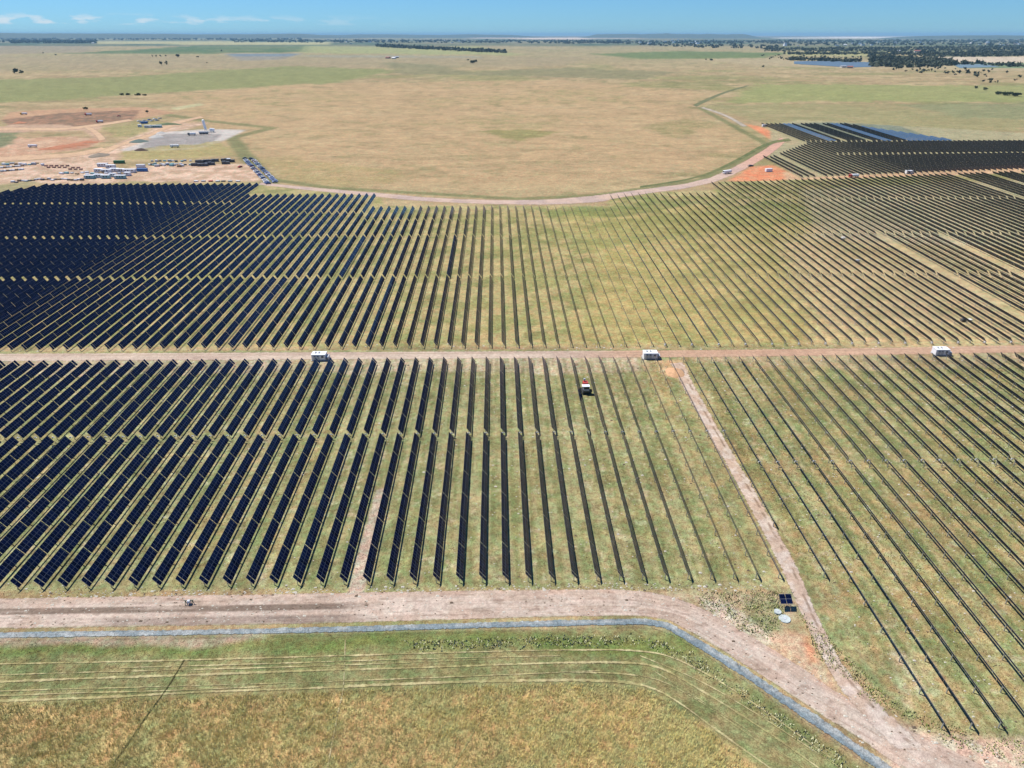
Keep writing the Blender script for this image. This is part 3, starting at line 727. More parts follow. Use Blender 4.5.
far = link('solar_tracker', np_mesh('distant_tracker_rows', V_, F_, [PV, BACK, ALU, PVF, EDGE, BACK2, BACK3], uv=U_, midx=M_))
tag(far, 'mass of distant solar tracker rows filling the back of the field', 'solar trackers', None, 'stuff')

# ------------------------------------------------------------------ colours of paint
WHITE = mat('white_paint', (.82, .83, .84), .45, nz_amt=.06)
PALEG = mat('pale_grey_paint', (.5, .52, .54), .5)
DARKG = mat('dark_grey_metal', (.08, .085, .09), .5)
BLACK = mat('black_rubber', (.02, .02, .02), .8)
REDP = mat('red_paint', (.5, .06, .04), .4)
BLUEP = mat('blue_container_paint', (.04, .16, .42), .5)
GREENP = mat('green_container_paint', (.03, .17, .06), .5)
TEALP = mat('teal_sheet', (.22, .45, .47), .5)
YELP = mat('yellow_paint', (.6, .36, .03), .45)
GLASS = mat('dark_window', (.015, .02, .025), .1, spec=.6, nz_amt=0)
CONC = mat('concrete', (.42, .41, .38), .9, nz_amt=.2)
BRICK = mat('brick_stack', (.34, .19, .15), .9, nz_amt=.25)
WOOD = mat('pallet_wood', (.34, .24, .14), .9, nz_amt=.2)
BARK = mat('bark', (.09, .065, .045), .95, nz_amt=.3)

# ------------------------------------------------------------------ inverter cabins on the cross road
def inverter_cabin(px, py, rz, label, n=0):
    p = P(px, py)
    t = empty('inverter_cabin', p, rz, label, 'cabin', 'white inverter cabins along the cross road')
    b = MB(); b.box((0, 0, .12), (7.0, 2.7, .24), CONC, bev=.02); b.build('plinth', t)
    b = MB(); b.box((-.5, 0, 1.6), (5.4, 2.3, 2.6), WHITE, bev=.05)
    for k in range(18):
        b.box((-3.05 + k * .3, -1.165, 1.6), (.07, .05, 2.3), WHITE)
        b.box((-3.05 + k * .3, 1.165, 1.6), (.07, .05, 2.3), WHITE)
    b.build('cabin_body', t)
    b = MB(); b.box((-.5, 0, 2.95), (5.6, 2.5, .1), WHITE, bev=.02); b.build('roof', t)
    for k, x0 in enumerate((-1.9, -.7)):
        b = MB(); b.box((x0, -1.21, 1.5), (.95, .06, 2.0), PALEG)
        d = b.build('door', t)
        b = MB(); b.box((x0 + .3, -1.27, 1.45), (.06, .06, .3), DARKG); b.build('handle', d)
        b = MB()
        for q in range(6): b.box((x0, -1.26, 2.0 + q * .07), (.6, .03, .03), DARKG)
        b.build('vent', d)
    b = MB(); b.box((1.1, -1.21, 1.9), (.8, .05, .8), DARKG); b.build('louvre', t)
    b = MB(); b.box((2.75, 0, 1.0), (1.2, 1.9, 1.5), PALEG, bev=.05)
    for q in range(9): b.box((2.3 + q * .12, -1.05, 1.0), (.04, .22, 1.1), PALEG)
    for q in (-.5, 0, .5): b.cyl((2.75, q, 1.75), (2.75, q, 2.15), .07, DARKG)
    b.build('transformer', t)
    for q in (-1.8, -.4):
        b = MB(); b.box((q, .1, 3.1), (.7, .9, .22), PALEG, bev=.03); b.cyl((q, .1, 3.2), (q, .1, 3.27), .28, DARKG, n=14); b.build('roof_fan', t)
    t.scale = (1, 1.4, .9)
    return t
inverter_cabin(321, 359.2, .01, 'white inverter cabin partly hidden behind panel tops, leftmost on the cross road')
inverter_cabin(651, 357.8, -.02, 'white inverter cabin beside the orange soil heap on the cross road')
inverter_cabin(941, 354.2, -.03, 'white inverter cabin at the right end of the cross road')

# soil heap
def heap(name, px, py, wx_, wy_, hh, m, label, cat='soil heap', seed=1, group=None):
    p = P(px, py); N = 22; V = []; Fc = []
    for r_ in range(N + 1):
        for a_ in range(28):
            t = r_ / N; an = 2 * pi * a_ / 28
            q = 1 + .25 * (vnoise(np.array([cos(an) * 2 + seed * 7.0]), np.array([sin(an) * 2]), seed)[0] - .5)
            x_ = cos(an) * t * wx_ / 2 * q; y_ = sin(an) * t * wy_ / 2 * q
            z_ = hh * (1 - t) ** .8 * (1 + .5 * (fbm(np.array([x_ + seed * 9]), np.array([y_]), max(wx_, wy_) / 6, seed, 3)[0] - .5)) - .03 * t * 2
            V.append((x_, y_, z_))
    for r_ in range(N):
        for a_ in range(28): Fc.append((r_ * 28 + a_, (r_ + 1) * 28 + a_, (r_ + 1) * 28 + (a_ + 1) % 28, r_ * 28 + (a_ + 1) % 28))
    o = link(name, np_mesh(name, V, Fc, m, smooth=True), None, p); tag(o, label, cat, group); return o
SOILM = mat('orange_soil', tuple(alb(226, 180, 138)), .95, nz_amt=.22, nz_scale=1.2)
SOILR = mat('red_soil', tuple(alb(200, 132, 94)), .95, nz_amt=.2, nz_scale=.5)
SOILG = mat('grey_soil', tuple(alb(150, 136, 116)), .95, nz_amt=.2, nz_scale=.5)
heap('soil_heap', 675, 372.5, 7.0, 9.5, 1.3, SOILM, 'orange heap of dug soil at the top of the diagonal track')

# ------------------------------------------------------------------ machine among the rows
def rig(px, py):
    t = empty('piling_machine', P(px, py), .03, 'white and red tracked machine parked between two panel rows', 'machine')
    for sx_ in (-.95, .95):
        b = MB(); b.box((sx_, 0, .4), (.45, 3.6, .7), BLACK, bev=.18)
        for q in range(12): b.box((sx_, -1.6 + q * .29, .77), (.47, .1, .05), DARKG)
        b.build('track', t)
    b = MB(); b.box((0, -.5, 1.15), (1.9, 2.2, .8), DARKG, bev=.1); b.box((0, .2, .65), (1.5, 3.0, .3), DARKG); b.build('chassis', t)
    c = MB(); c.box((0, -.95, 2.05), (1.7, 1.2, 1.0), GLASS, bev=.05); c.box((0, -1.62, 1.5), (1.5, .16, .5), PALEG)
    for sx_ in (-.83, .83):
        for sy_ in (-1.52, -.38): c.box((sx_, sy_, 2.05), (.08, .08, 1.1), WHITE)
    c.build('cab', t)
    r_ = MB(); r_.box((0, -.95, 2.62), (1.95, 1.5, .14), WHITE, bev=.03); r_.build('cab_roof', t)
    b = MB(); b.box((0, .35, 1.75), (1.5, 1.0, .6), WHITE, bev=.08); b.build('hood', t)
    b = MB(); b.box((.1, 1.6, 1.75), (1.5, 1.6, 1.7), REDP, bev=.05); b.box((-.15, 1.9, 1.9), (.3, .3, 3.1), REDP); b.box((-.15, 1.9, 3.3), (.5, .5, .6), PALEG, bev=.04); b.box((.35, 2.1, 1.2), (.5, .6, .5), REDP, bev=.04)
    b.build('mast', t)
    b = MB(); b.box((-.75, 1.2, 1.5), (.3, 1.6, .25), WHITE, bev=.04); b.build('side_arm', t)
    return t
rig(585.5, 392).scale = (1.25, 1.25, 1.2)
def worker(px, py, label, shirt, seed=0, group=None):
    p = P(px, py)
    sk = bpy.data.meshes.new('person')
    js = [(0, 0, .95), (0, 0, 1.2), (0, 0, 1.42), (0, 0, 1.5), (0, .02, 1.62), (0, .02, 1.74), (-.1, 0, .9), (-.12, .08, .5), (-.13, 0, .08), (-.13, .14, .04), (.1, 0, .9), (.12, -.06, .5), (.13, -.14, .08), (.13, 0, .04), (-.19, 0, 1.4), (-.27, .02, 1.12), (-.25, .14, .88), (.19, 0, 1.4), (.27, .02, 1.12), (.25, .14, .88)]
    ed = [(0, 1), (1, 2), (2, 3), (3, 4), (4, 5), (0, 6), (6, 7), (7, 8), (8, 9), (0, 10), (10, 11), (11, 12), (12, 13), (2, 14), (14, 15), (15, 16), (2, 17), (17, 18), (18, 19)]
    rad = [.15, .14, .15, .06, .1, .09, .09, .065, .05, .04, .09, .065, .05, .04, .06, .045, .035, .06, .045, .035]
    sk.from_pydata(js, ed, []); o = link('person', sk, None, p, (0, 0, seed * 1.3))
    md = o.modifiers.new('skin', 'SKIN'); o.modifiers.new('sub', 'SUBSURF').levels = 1
    for i, v_ in enumerate(sk.skin_vertices[0].data): v_.radius = (rad[i], rad[i] * (.75 if i < 3 else 1))
    sk.skin_vertices[0].data[0].use_root = True
    m = bpy.data.materials.new('work_clothes'); m.use_nodes = True; n, l = m.node_tree.nodes, m.node_tree.links
    g = n.new('ShaderNodeTexCoord'); sp = n.new('ShaderNodeSeparateXYZ'); l.new(g.outputs['Object'], sp.inputs[0])
    cr = n.new('ShaderNodeValToRGB'); cr.color_ramp.interpolation = 'CONSTANT'; l.new(sp.outputs['Z'], cr.inputs[0])
    # Z in metres scaled by 0.5
    mu = n.new('ShaderNodeMath'); mu.operation = 'MULTIPLY'; mu.inputs[1].default_value = .5; l.new(sp.outputs['Z'], mu.inputs[0]); l.new(mu.outputs[0], cr.inputs[0])
    e = cr.color_ramp.elements; e[0].color = (.02, .02, .02, 1); e[0].position = 0; e[1].position = .06; e[1].color = (.03, .04, .09, 1)
    for ps, c in ((.48, shirt), (.755, (.18, .09, .05, 1)), (.84, (.75, .75, .7, 1))): q = e.new(ps); q.color = c
    l.new(cr.outputs[0], n['Principled BSDF'].inputs['Base Color']); n['Principled BSDF'].inputs['Roughness'].default_value = .8
    sk.materials.append(m); tag(o, label, 'person', group); return o

# ------------------------------------------------------------------ small weather station with its own panel
def station():
    t = empty('monitoring_station', P(784, 606.5), 0, 'small two-panel solar monitoring station beside the diagonal track', 'station')
    m = MB()
    for sx_ in (-1.2, 1.2):
        m.cyl((sx_, .5, 0), (sx_, .5, 2.55), .05, STEEL); m.cyl((sx_, -.6, 0), (sx_, -.6, 1.95), .05, STEEL)
        m.cyl((sx_, -.75, 1.85), (sx_, .65, 2.65), .04, STEEL)
    m.cyl((-1.2, .5, 2.45), (1.2, .5, 2.45), .04, STEEL); m.cyl((-1.2, -.6, 1.9), (1.2, -.6, 1.9), .04, STEEL)
    m.build('frame', t)
    for sx_ in (-.72, .72):
        tl = radians(28); L2, W2 = 2.3, 1.34; v_ = []
        for k in (0, .05):
            for sy_ in (-1, 1):
                for s2 in (-1, 1):
                    yy_, zz = sy_ * L2 / 2 * cos(tl), sy_ * L2 / 2 * sin(tl)
                    v_.append((sx_ + s2 * W2 / 2, -.05 + yy_ - k * sin(tl), 2.35 + zz + k * cos(tl)))
        f_ = [(4, 5, 7, 6), (0, 2, 3, 1), (0, 1, 5, 4), (2, 6, 7, 3), (0, 4, 6, 2), (1, 3, 7, 5)]
        uvs = [(.2, 0), (1.3, 0), (1.3, 2.3), (.2, 2.3)] + [(0, 0)] * 20
        link('solar_panel', np_mesh('solar_panel', v_, f_, [PV, BACK, ALU], uv=uvs, midx=[0, 1, 2, 2, 2, 2]), t)
    m = MB(); m.box((.2, .45, 1.2), (.5, .3, .7), WHITE, bev=.03); m.build('control_box', t)
    m = MB(); m.cyl((1.7, .9, 0), (1.7, .9, 3.4), .04, STEEL); m.cyl((1.4, .9, 3.3), (2.0, .9, 3.3), .02, STEEL)
    for sx_ in (1.4, 2.0): m.cyl((sx_, .9, 3.3), (sx_, .9, 3.5), .07, DARKG)
    m.build('sensor_mast', t)
    for k, (px, py, r_, hh, lb) in enumerate(((777.5, 612.5, .8, .4, 'smaller white round tank lid next to the monitoring station'), (784.5, 619, 1.3, .18, 'larger pale round slab in front of the monitoring station'))):
        m = MB(); m.cyl((0, 0, -.05), (0, 0, hh), r_, mat('pale_slab', (.44, .49, .47), .8, nz_amt=.2), n=28); m.cyl((0, 0, hh), (0, 0, hh + .06), r_ * .3, PALEG, n=16)
        o = m.build('round_slab'); o.location = P(px, py); tag(o, lb, 'slab')
station()
# trestle on the road at the left
t = empty('cable_trestle', P(189.5, 604), .1, 'small dark green trestle standing on the dirt road', 'trestle')
m = MB()
for sx_ in (-.8, .8):
    for sy_ in (-.45, .45): m.cyl((sx_, sy_, 0), (sx_ * .9, 0, 1.15), .08, mat('dark_green_paint', (.03, .09, .06), .6))
m.build('leg_frame', t)
m = MB(); m.cyl((-1.1, 0, 1.1), (1.1, 0, 1.1), .09, mat('dark_green_paint', (.03, .09, .06))); m.build('top_bar', t)
m = MB(); m.cyl((-.3, 0, .75), (.3, 0, .75), .45, PALEG, n=16); m.build('cable_drum', t)

# ------------------------------------------------------------------ perimeter fence beside the drain
ft = empty('perimeter_fence', P(0, 640), 0, 'thin wire fence on steel posts along the gravel drain', 'fence')
fl_ = smooth_line(PX([(-60, 641), (0, 640), (150, 637.8), (300, 635.4), (480, 630.4), (600, 627.4), (655, 625.6), (684, 642.4), (735, 674.6), (793, 714.6), (850, 753.6), (890, 782)]), 1)
fp = resample(fl_, 1.0)
d = np.r_[0, np.cumsum(np.hypot(*np.diff(fp, axis=0).T))]; base = np.array(P(0, 640))
pm = MB(); pm.cyl((0, 0, -.2), (0, 0, 1.75), .028, STEEL, n=6); po = pm.build('post'); pmesh = po.data; bpy.data.objects.remove(po)
wv, wf = [], []
prevp = None
for s_ in np.arange(0, d[-1], 4.2):
    x_, y_ = np.interp(s_, d, fp[:, 0]), np.interp(s_, d, fp[:, 1]); z_ = gz(y_)
    link('post', pmesh, ft, (x_ - base[0], y_ - base[1], z_ - base[2]))
    cur = np.array((x_, y_, z_)) - base
    if prevp is not None:
        for hh in (.35, .7, 1.05, 1.4, 1.68):
            b0 = len(wv)
            for q in (prevp, cur):
                wv += [tuple(q + np.array((0, .0, hh - .006))), tuple(q + np.array((0, .008, hh + .006))), tuple(q + np.array((0, -.008, hh + .006)))]
            wf += [(b0, b0 + 1, b0 + 4, b0 + 3), (b0 + 1, b0 + 2, b0 + 5, b0 + 4), (b0 + 2, b0, b0 + 3, b0 + 5)]
    prevp = cur
link('wire', np_mesh('wire', wv, wf, STEEL), ft)

# ------------------------------------------------------------------ yard: containers, cabins, stacks, silo, vehicles
def rib_box(t, L, W, Hh, m, name='container_body', roofm=None):
    b = MB(); b.box((0, 0, Hh / 2 + .1), (L, W, Hh), m, bev=.04)
    for k in range(int(L / .5)):
        for sy_ in (-1, 1): b.box((-L / 2 + .3 + k * .5, sy_ * (W / 2 + .02), Hh / 2 + .1), (.2, .06, Hh * .86), m)
    b.build(name, t)
def container(px, py, L, m, label, rz=0.0, group=None, W=2.44, Hh=2.6):
    t = empty('shipping_container', P(px, py), rz, label, 'container', group)
    rib_box(t, L, W, Hh, m)
    for sy_ in (-.6, .6):
        b = MB(); b.box((L / 2 + .05, sy_, Hh / 2 + .1), (.06, 1.1, Hh * .9), m); b.cyl((L / 2 + .1, sy_ * .6, .4), (L / 2 + .1, sy_ * .6, Hh - .1), .025, ALU, n=6); b.build('door', t)
    return t
def cabin(px, py, L, m, label, rz=0.0, group=None, W=3.0):
    t = empty('site_cabin', P(px, py), rz, label, 'cabin', group)
    b = MB(); b.box((0, 0, 1.45), (L, W, 2.6), m, bev=.04); b.build('wall', t)
    b = MB(); b.box((0, 0, 2.85), (L + .3, W + .3, .18), WHITE, bev=.03); b.build('roof', t)
    b = MB(); b.box((-L / 2 + 1, -W / 2 - .03, 1.2), (.9, .06, 2.0), PALEG); b.build('door', t)
    for k in range(max(1, int(L / 3) - 0)):
        b = MB(); b.box((-L / 2 + 2.6 + k * 2.2, -W / 2 - .03, 1.7), (1.1, .06, .9), GLASS); b.build('window', t)
    return t
def pallet(px, py, L, W, Hh, m, label, group, rz=0.0):
    t = empty('pallet_stack', P(px, py), rz, label, 'pallet stack', group)
    b = MB(); b.box((0, 0, .08), (L, W, .14), WOOD); b.build('pallet', t)
    b = MB(); n = max(1, int(L / 2.4))
    for k in range(n):
        hh = Hh * (.75 + .25 * rnd.random()); b.box((-L / 2 + (k + .5) * L / n, 0, .16 + hh / 2), (L / n * .9, W * .94, hh), m, bev=.05)
    b.build('load', t); return t
def vehicle(px, py, rz, m, label, cat='car', group=None, kind_='car', parts=True):
    nm = {'car': 'parked_car', 'bakkie': 'pickup_truck', 'truck': 'truck'}[kind_]
    t = empty(nm, P(px, py), rz, label, cat, group)
    if kind_ == 'truck': L, W = 9.0, 2.5
    else: L, W = (4.4, 1.8) if kind_ == 'car' else (5.3, 1.9)
    b = MB()
    if kind_ == 'truck':
        b.box((-L / 2 + 1.2, 0, 1.75), (2.1, W * .96, 2.3), m, bev=.15); b.box((1.1, 0, 1.15), (L - 2.6, W, .35), DARKG); b.box((1.1, 0, 2.1), (L - 2.8, W, 1.6), WHITE, bev=.05)
    else:
        b.box((0, 0, .68), (L, W, .62), m, bev=.14)
        if kind_ == 'car': b.box((.25, 0, 1.2), (2.4, W * .86, .5), m, taper=.8)
        else: b.box((-.35, 0, 1.25), (2.0, W * .86, .55), m, taper=.82); b.box((1.6, 0, 1.05), (1.8, W * .96, .14), DARKG)
    b.build('body', t)
    if parts:
        b = MB()
        if kind_ == 'truck': b.box((-L / 2 + .14, 0, 2.1), (.06, W * .8, .8), GLASS)
        else: b.box((.25 if kind_ == 'car' else -.35, 0, 1.17), (2.44 if kind_ == 'car' else 2.04, W * .87, .3), GLASS, taper=.86)
        b.build('windows', t)
        for sx_ in (-.31, .31):
            for sy_ in (-.46, .46):
                b = MB(); b.cyl((sx_ * L, sy_ * W - .1, .34), (sx_ * L, sy_ * W + .1, .34), .34, BLACK, n=12); b.build('wheel', t)
    return t
container(119.5, 163.4, 9.5, GREENP, 'long dark green shipping container behind the white site cabins', .03)
container(142.5, 171.4, 9.0, BLUEP, 'bright blue shipping container at the right end of the cabins', -.03)
container(141, 167.4, 7.5, WHITE, 'white shipping container close behind the blue one', .02)
cabs = [(103, 166.5, 9, WHITE), (111, 168, 8, WHITE), (99, 172, 7, WHITE), (107, 172.6, 8, WHITE), (114.6, 171.6, 7, WHITE), (121, 172, 6, PALEG), (127, 172.4, 6, WHITE), (133, 172.4, 5, WHITE), (90, 178.6, 8, TEALP), (99, 177.6, 7, WHITE), (106, 178.4, 7, TEALP), (113, 176.6, 6, WHITE), (120.5, 178.6, 9, TEALP), (128, 175.6, 5, WHITE)]
wrd = ['back row left', 'back row right', 'second row far left', 'second row left', 'second row middle', 'grey one in the second row', 'second row right', 'far right end, touching the blue container', 'front left corner', 'front row beside the left corner', 'front row centre', 'between the front and second rows', 'front right, widest', 'gap before the blue container']
for (x_, y_, L, m_), wd in zip(cabs, wrd):
    cn = 'teal' if m_ is TEALP else ('grey' if m_ is PALEG else 'white')
    cabin(x_, y_, L, m_, '%s site cabin in the yard cluster, %s' % (cn, wd), rnd.uniform(-.06, .06), 'site cabins in the construction yard')
# stacks of module pallets at the back of the yard
for k, (x_, y_, L) in enumerate(((196, 165.8, 8), (203, 166, 9), (210, 165, 9), (200, 162.6, 8), (208, 162, 9), (215, 161.5, 7), (226, 164, 7), (231, 162, 7), (224.5, 161, 6))):
    pallet(x_, y_, L, 3.2, 2.6, DARKG, 'dark wrapped module pallets, %s counted from the left in the far yard edge' % ordinal(k + 1), 'dark pallet stacks', rnd.uniform(-.1, .1))
for k in range(20):
    x_ = 152 + (k % 10) * 4.2 + rnd.uniform(-1, 1); y_ = 161.5 + (k // 10) * 3.4 + rnd.uniform(-.5, .5)
    pallet(x_, y_, rnd.uniform(2, 3.6), 1.8, rnd.uniform(.9, 1.8), [PALEG, WHITE, DARKG, TEALP][k % 4], '%s pallet of goods, %s from the left in the %s row behind the pink yard' % (['grey', 'white', 'dark', 'teal'][k % 4], ordinal(k % 10 + 1), ('back', 'front')[k // 10]), 'pallets of goods in the yard', rnd.uniform(-.3, .3))
for k in range(14):
    x_ = 46 + k * 2.7; y_ = 167.4 + (k % 2) * 1.6 - (1.2 if k < 9 else -.6)
    pallet(x_, y_, 2.6, 2.0, 1.1, BRICK, 'reddish brick pallet, %s from the left in the open yard' % ordinal(k + 1), 'reddish pallets', rnd.uniform(-.2, .2))
for k in range(16):
    x_ = 2 + (k % 8) * 2.9; y_ = 168 + (k // 8) * 3.6 - (k % 8) * .25
    pallet(x_, y_, 2.8, 2.0, 1.2, [WHITE, WOOD, PALEG][k % 3], '%s crate, %s along the %s line at the yard left edge' % (['white', 'wooden', 'grey'][k % 3], ordinal(k % 8 + 1), ('back', 'front')[k // 8]), 'crates at the left of the yard', rnd.uniform(-.3, .3))
for k in range(22):
    x_ = 13 + k * 3.3; y_ = 182.6 - min(k, 8) * .32 + rnd.uniform(-.7, .5)
    pallet(x_, y_, 2.9, 2.0, rnd.uniform(.8, 1.5), [WHITE, PALEG, WOOD, DARKG][(k * 7) % 4], '%s crate, %s from the left in the line against the panel field' % (['white', 'grey', 'wooden', 'dark'][(k * 7) % 4], ordinal(k + 1)), 'crates along the panel field', rnd.uniform(-.3, .3))
for k in range(7):
    pallet(196 + k * 7.0 + rnd.uniform(-1, 1), 181.6, 3.4, 2, .9, [WHITE, PALEG, REDP, WHITE, DARKG, PALEG, WHITE][k], 'low pallet at the panel edge of the pink yard, %s from the left' % ordinal(k + 1), 'low pallets at the pink yard', 0)
for k in range(40):
    row_ = k // 10; x_ = (88, 62, 150, 4)[row_] + (k % 10) * (4.4, 5.0, 3.6, 4.2)[row_] + rnd.uniform(-1, 1); y_ = (174.8, 173.5, 165.8, 164.5)[row_] + rnd.uniform(-1, 1)
    pallet(x_, y_, rnd.uniform(2.6, 4.4), 2.2, rnd.uniform(.8, 2.0), [WHITE, PALEG, WHITE, TEALP, WOOD][(k * 3) % 5], '%s bundle, %s from the left in the %s' % (['white', 'grey', 'white', 'teal', 'wooden'][(k * 3) % 5], ordinal(k % 10 + 1), ('jumble between the white cabins', 'scatter on the open yard', 'line at the foot of the pallet rows', 'upper scatter at the yard left edge')[row_]), 'loose bundles in the yard', rnd.uniform(-.6, .6))
# batching plant
t = empty('cement_silo', P(206, 132.2), 0, 'tall white cement silo on the grey gravel pad', 'silo')
m = MB(); m.cyl((0, 0, 4), (-1.2, 0, 13.5), 1.5, WHITE, n=18); m.cyl((-1.2, 0, 13.5), (-1.3, 0, 14.2), 1.5, WHITE, r1=.4, n=18); m.cyl((0, 0, 4), (.2, 0, 2.4), 1.5, WHITE, r1=.4, n=18); m.build('tank', t)
for a_ in range(4):
    m = MB(); m.cyl((1.6 * cos(a_ * pi / 2 + .8), 1.6 * sin(a_ * pi / 2 + .8), 0), (1.3 * cos(a_ * pi / 2 + .8), 1.3 * sin(a_ * pi / 2 + .8), 4.6), .14, STEEL); m.build('leg', t)
t = empty('batching_plant', P(204, 134), .1, 'low grey batching hoppers at the foot of the white silo', 'plant')
for k in range(3):
    m = MB(); m.box((-3.5 + k * 3.4, 0, 2.2), (3.0, 3.0, 1.6), PALEG, taper=1.15); m.box((-3.5 + k * 3.4, 0, .7), (2.6, 2.6, 1.4), DARKG); m.build('hopper', t)
m = MB(); m.box((6, -1, 2.6), (6, 1.0, .3), STEEL, rz=.3); m.box((4, -2.2, 1.2), (.2, .2, 2.4), STEEL); m.box((8, .2, 1.4), (.2, .2, 2.8), STEEL); m.build('conveyor', t)
t = empty('cement_tank', P(212.5, 132.6), .35, 'squat white horizontal tank right of the tall silo', 'tank')
m = MB(); m.cyl((-2.6, 0, 3.4), (2.6, 0, 2.6), 1.9, WHITE, n=20); m.build('tank', t)
m = MB(); m.box((-1.5, 0, .8), (.4, 3, 1.9), STEEL); m.box((1.5, 0, .6), (.4, 3, 1.6), STEEL); m.build('cradle', t)
heap('gravel_heap', 157, 137.5, 16, 14, 3.0, mat('pale_gravel', tuple(alb(206, 202, 194)), .95), 'pale grey gravel heap at the left of the gravel pad', 'gravel heap', 3)
heap('gravel_heap', 161, 133.2, 10, 12, 2.0, mat('pale_gravel', tuple(alb(206, 202, 194)), .95), 'small pale gravel heap beyond the larger one', 'gravel heap', 4)
heap('soil_heap', 139, 141.5, 20, 22, 2.6, mat('dark_teal_soil', tuple(alb(104, 122, 112)), .95), 'dark greenish heap beside the gravel pad', 'soil heap', 5)
heap('soil_heap', 141, 150.4, 14, 9, 2.2, mat('dark_brown_soil', tuple(alb(84, 62, 52)), .95), 'dark brown heap in the grass before the gravel pad', 'soil heap', 6)
heap('soil_heap', 100, 155.5, 18, 26, 2.4, SOILG, 'low grey-brown soil mound by the yard road', 'soil heap', 7)
for k, (x_, y_, w_, h2) in enumerate(((52, 149, 26, 12), (64, 147, 26, 14), (77, 145, 26, 14), (89, 142.5, 22, 14))):
    heap('soil_heap', x_, y_, w_, h2, 2.2, SOILR, 'red soil ridge in the yard, %s from the left' % ordinal(k + 1), 'soil heap', 10 + k, 'red soil ridges')
heap('soil_heap', 20, 123, 16, 14, 2, SOILR, 'small red heap at the left of the brown excavation', 'soil heap', 20)
vehicle(33, 147.4, 0, WHITE, 'white truck alone on the orange excavated ground', 'truck', None, 'truck')
vehicle(175, 147.5, .1, WHITE, 'white flatbed truck at the near edge of the gravel pad', 'truck', None, 'truck')
vehicle(24, 114.8, .1, YELP, 'yellow tipper truck by the brown excavation, left', 'truck', None, 'truck')
vehicle(88.5, 115.4, .1, REDP, 'reddish truck on the far edge of the brown excavation', 'truck', None, 'truck')
vehicle(100, 122.6, -.1, REDP, 'dark red truck at the right of the brown excavation', 'truck', None, 'truck')
vehicle(192, 135.4, .2, DARKG, 'dark loader truck left of the batching plant', 'truck', None, 'truck')
vehicle(119, 116.4, .2, REDP, 'small red truck near the far yard track', 'truck', None, 'bakkie')
vehicle(240, 167.4, 1.3, REDP, 'dark red pickup alone on the pink yard', 'pickup', None, 'bakkie')
vehicle(727, 173.6, .5, WHITE, 'white box truck on the far service road by the orange soil', 'truck', None, 'truck')
vehicle(750.5, 166.4, .4, DARKG, 'dark pickup on the far service road', 'pickup', None, 'bakkie')
container(768.5, 171.6, 6, WHITE, 'white container on the orange soil at the far right field', .2)
container(764.0, 126.6, 5, WHITE, 'white container at the head of the orange soil strip', .1)
inv2 = inverter_cabin(909, 173.6, .0, 'white inverter cabin on the far sandy road between the right fields')
vehicle(853.5, 177.6, .2, REDP, 'dark red truck on the far sandy road', 'truck', None, 'truck')
cabin(229, 161.6, 3, WHITE, 'tiny white gatehouse at the yard corner', .2)
cabin(148, 127.6, 8, WHITE, 'white shed at the front of the far depot', .05, 'sheds of the far depot')
cabin(157, 127.6, 12, TEALP, 'long pale teal shed at the front right of the far depot', .02, 'sheds of the far depot')
container(144.6, 123.6, 8, BLUEP, 'blue container standing in the far depot', .4, 'containers in the far depot')
cabin(140, 127, 4, WHITE, 'small white shed at the left of the far depot', .1, 'sheds of the far depot')
for k in range(9):
    vehicle(139 + k * 2.6, 121.6 - k * .35 + (k % 2) * 1.6, .8, [WHITE, BLUEP, PALEG][k % 3], '%s pickup in the far depot, %s from the left' % (['white', 'blue', 'grey'][k % 3], ordinal(k + 1)), 'pickup', 'vehicles in the far depot', 'bakkie', parts=False)
heap('soil_heap', 168, 124.6, 34, 12, 2.6, mat('dark_green_mound', tuple(alb(108, 122, 84)), .95), 'long grassed mound right of the far depot', 'soil heap', 22)
# cars parked in two lines down the edge of the plain
carm = [mat('silver_car', (.45, .47, .5), .3, .4), WHITE, mat('charcoal_car', (.05, .055, .06), .3), mat('navy_car', (.04, .07, .2), .3), mat('pale_blue_car', (.3, .36, .55), .35), WHITE, mat('maroon_car', (.2, .03, .03), .3)]
cn = ['silver', 'white', 'charcoal', 'navy', 'pale blue', 'white', 'maroon']
A, B = Vector(at(246, 158.5)), Vector(at(271, 184)); dl = B - A; Lc = dl.length; dirv = dl / Lc; nr = Vector((-dirv.y, dirv.x))
ncar = int(Lc / 3.1); ang = math.atan2(nr.y, nr.x)
car0 = []
for i, m_ in enumerate(carm):
    b = MB(); b.box((0, 0, .68), (4.4, 1.8, .62), m_, bev=.14); b.box((.25, 0, 1.18), (2.4, 1.55, .5), GLASS, taper=.82); b.box((.25, 0, 1.45), (1.9, 1.25, .06), m_)
    for sx_ in (-1.35, 1.35):
        for sy_ in (-.82, .82): b.cyl((sx_, sy_ - .1, .34), (sx_, sy_ + .1, .34), .34, BLACK, n=10)
    o = b.build('parked_car'); car0.append(o.data); bpy.data.objects.remove(o)
for r_ in range(2):
    for k in range(ncar):
        if rnd.random() < .1: continue
        i = rnd.randrange(len(carm)); q = A + dirv * (k + .5) * Lc / ncar + nr * (r_ * 6.5 - 2) * (1 if True else 1)
        if k > ncar * .82: i = rnd.choice([3, 4, 4, 1])
        q = q + Vector((rnd.uniform(-.5, .5), rnd.uniform(-.9, .9)))
        o = link('parked_car', car0[i], None, (q.x, q.y, gz(q.y)), (0, 0, ang + rnd.uniform(-.06, .06) + (pi if rnd.random() < .4 else 0)))
        tag(o, '%s car, %s from the yard end in the %s line parked along the plain' % (cn[i], ordinal(k + 1), ('outer', 'inner')[1 - r_] if False else ('yard-side', 'plain-side')[0 if r_ == 0 else 1]), 'car', 'cars parked along the edge of the plain')
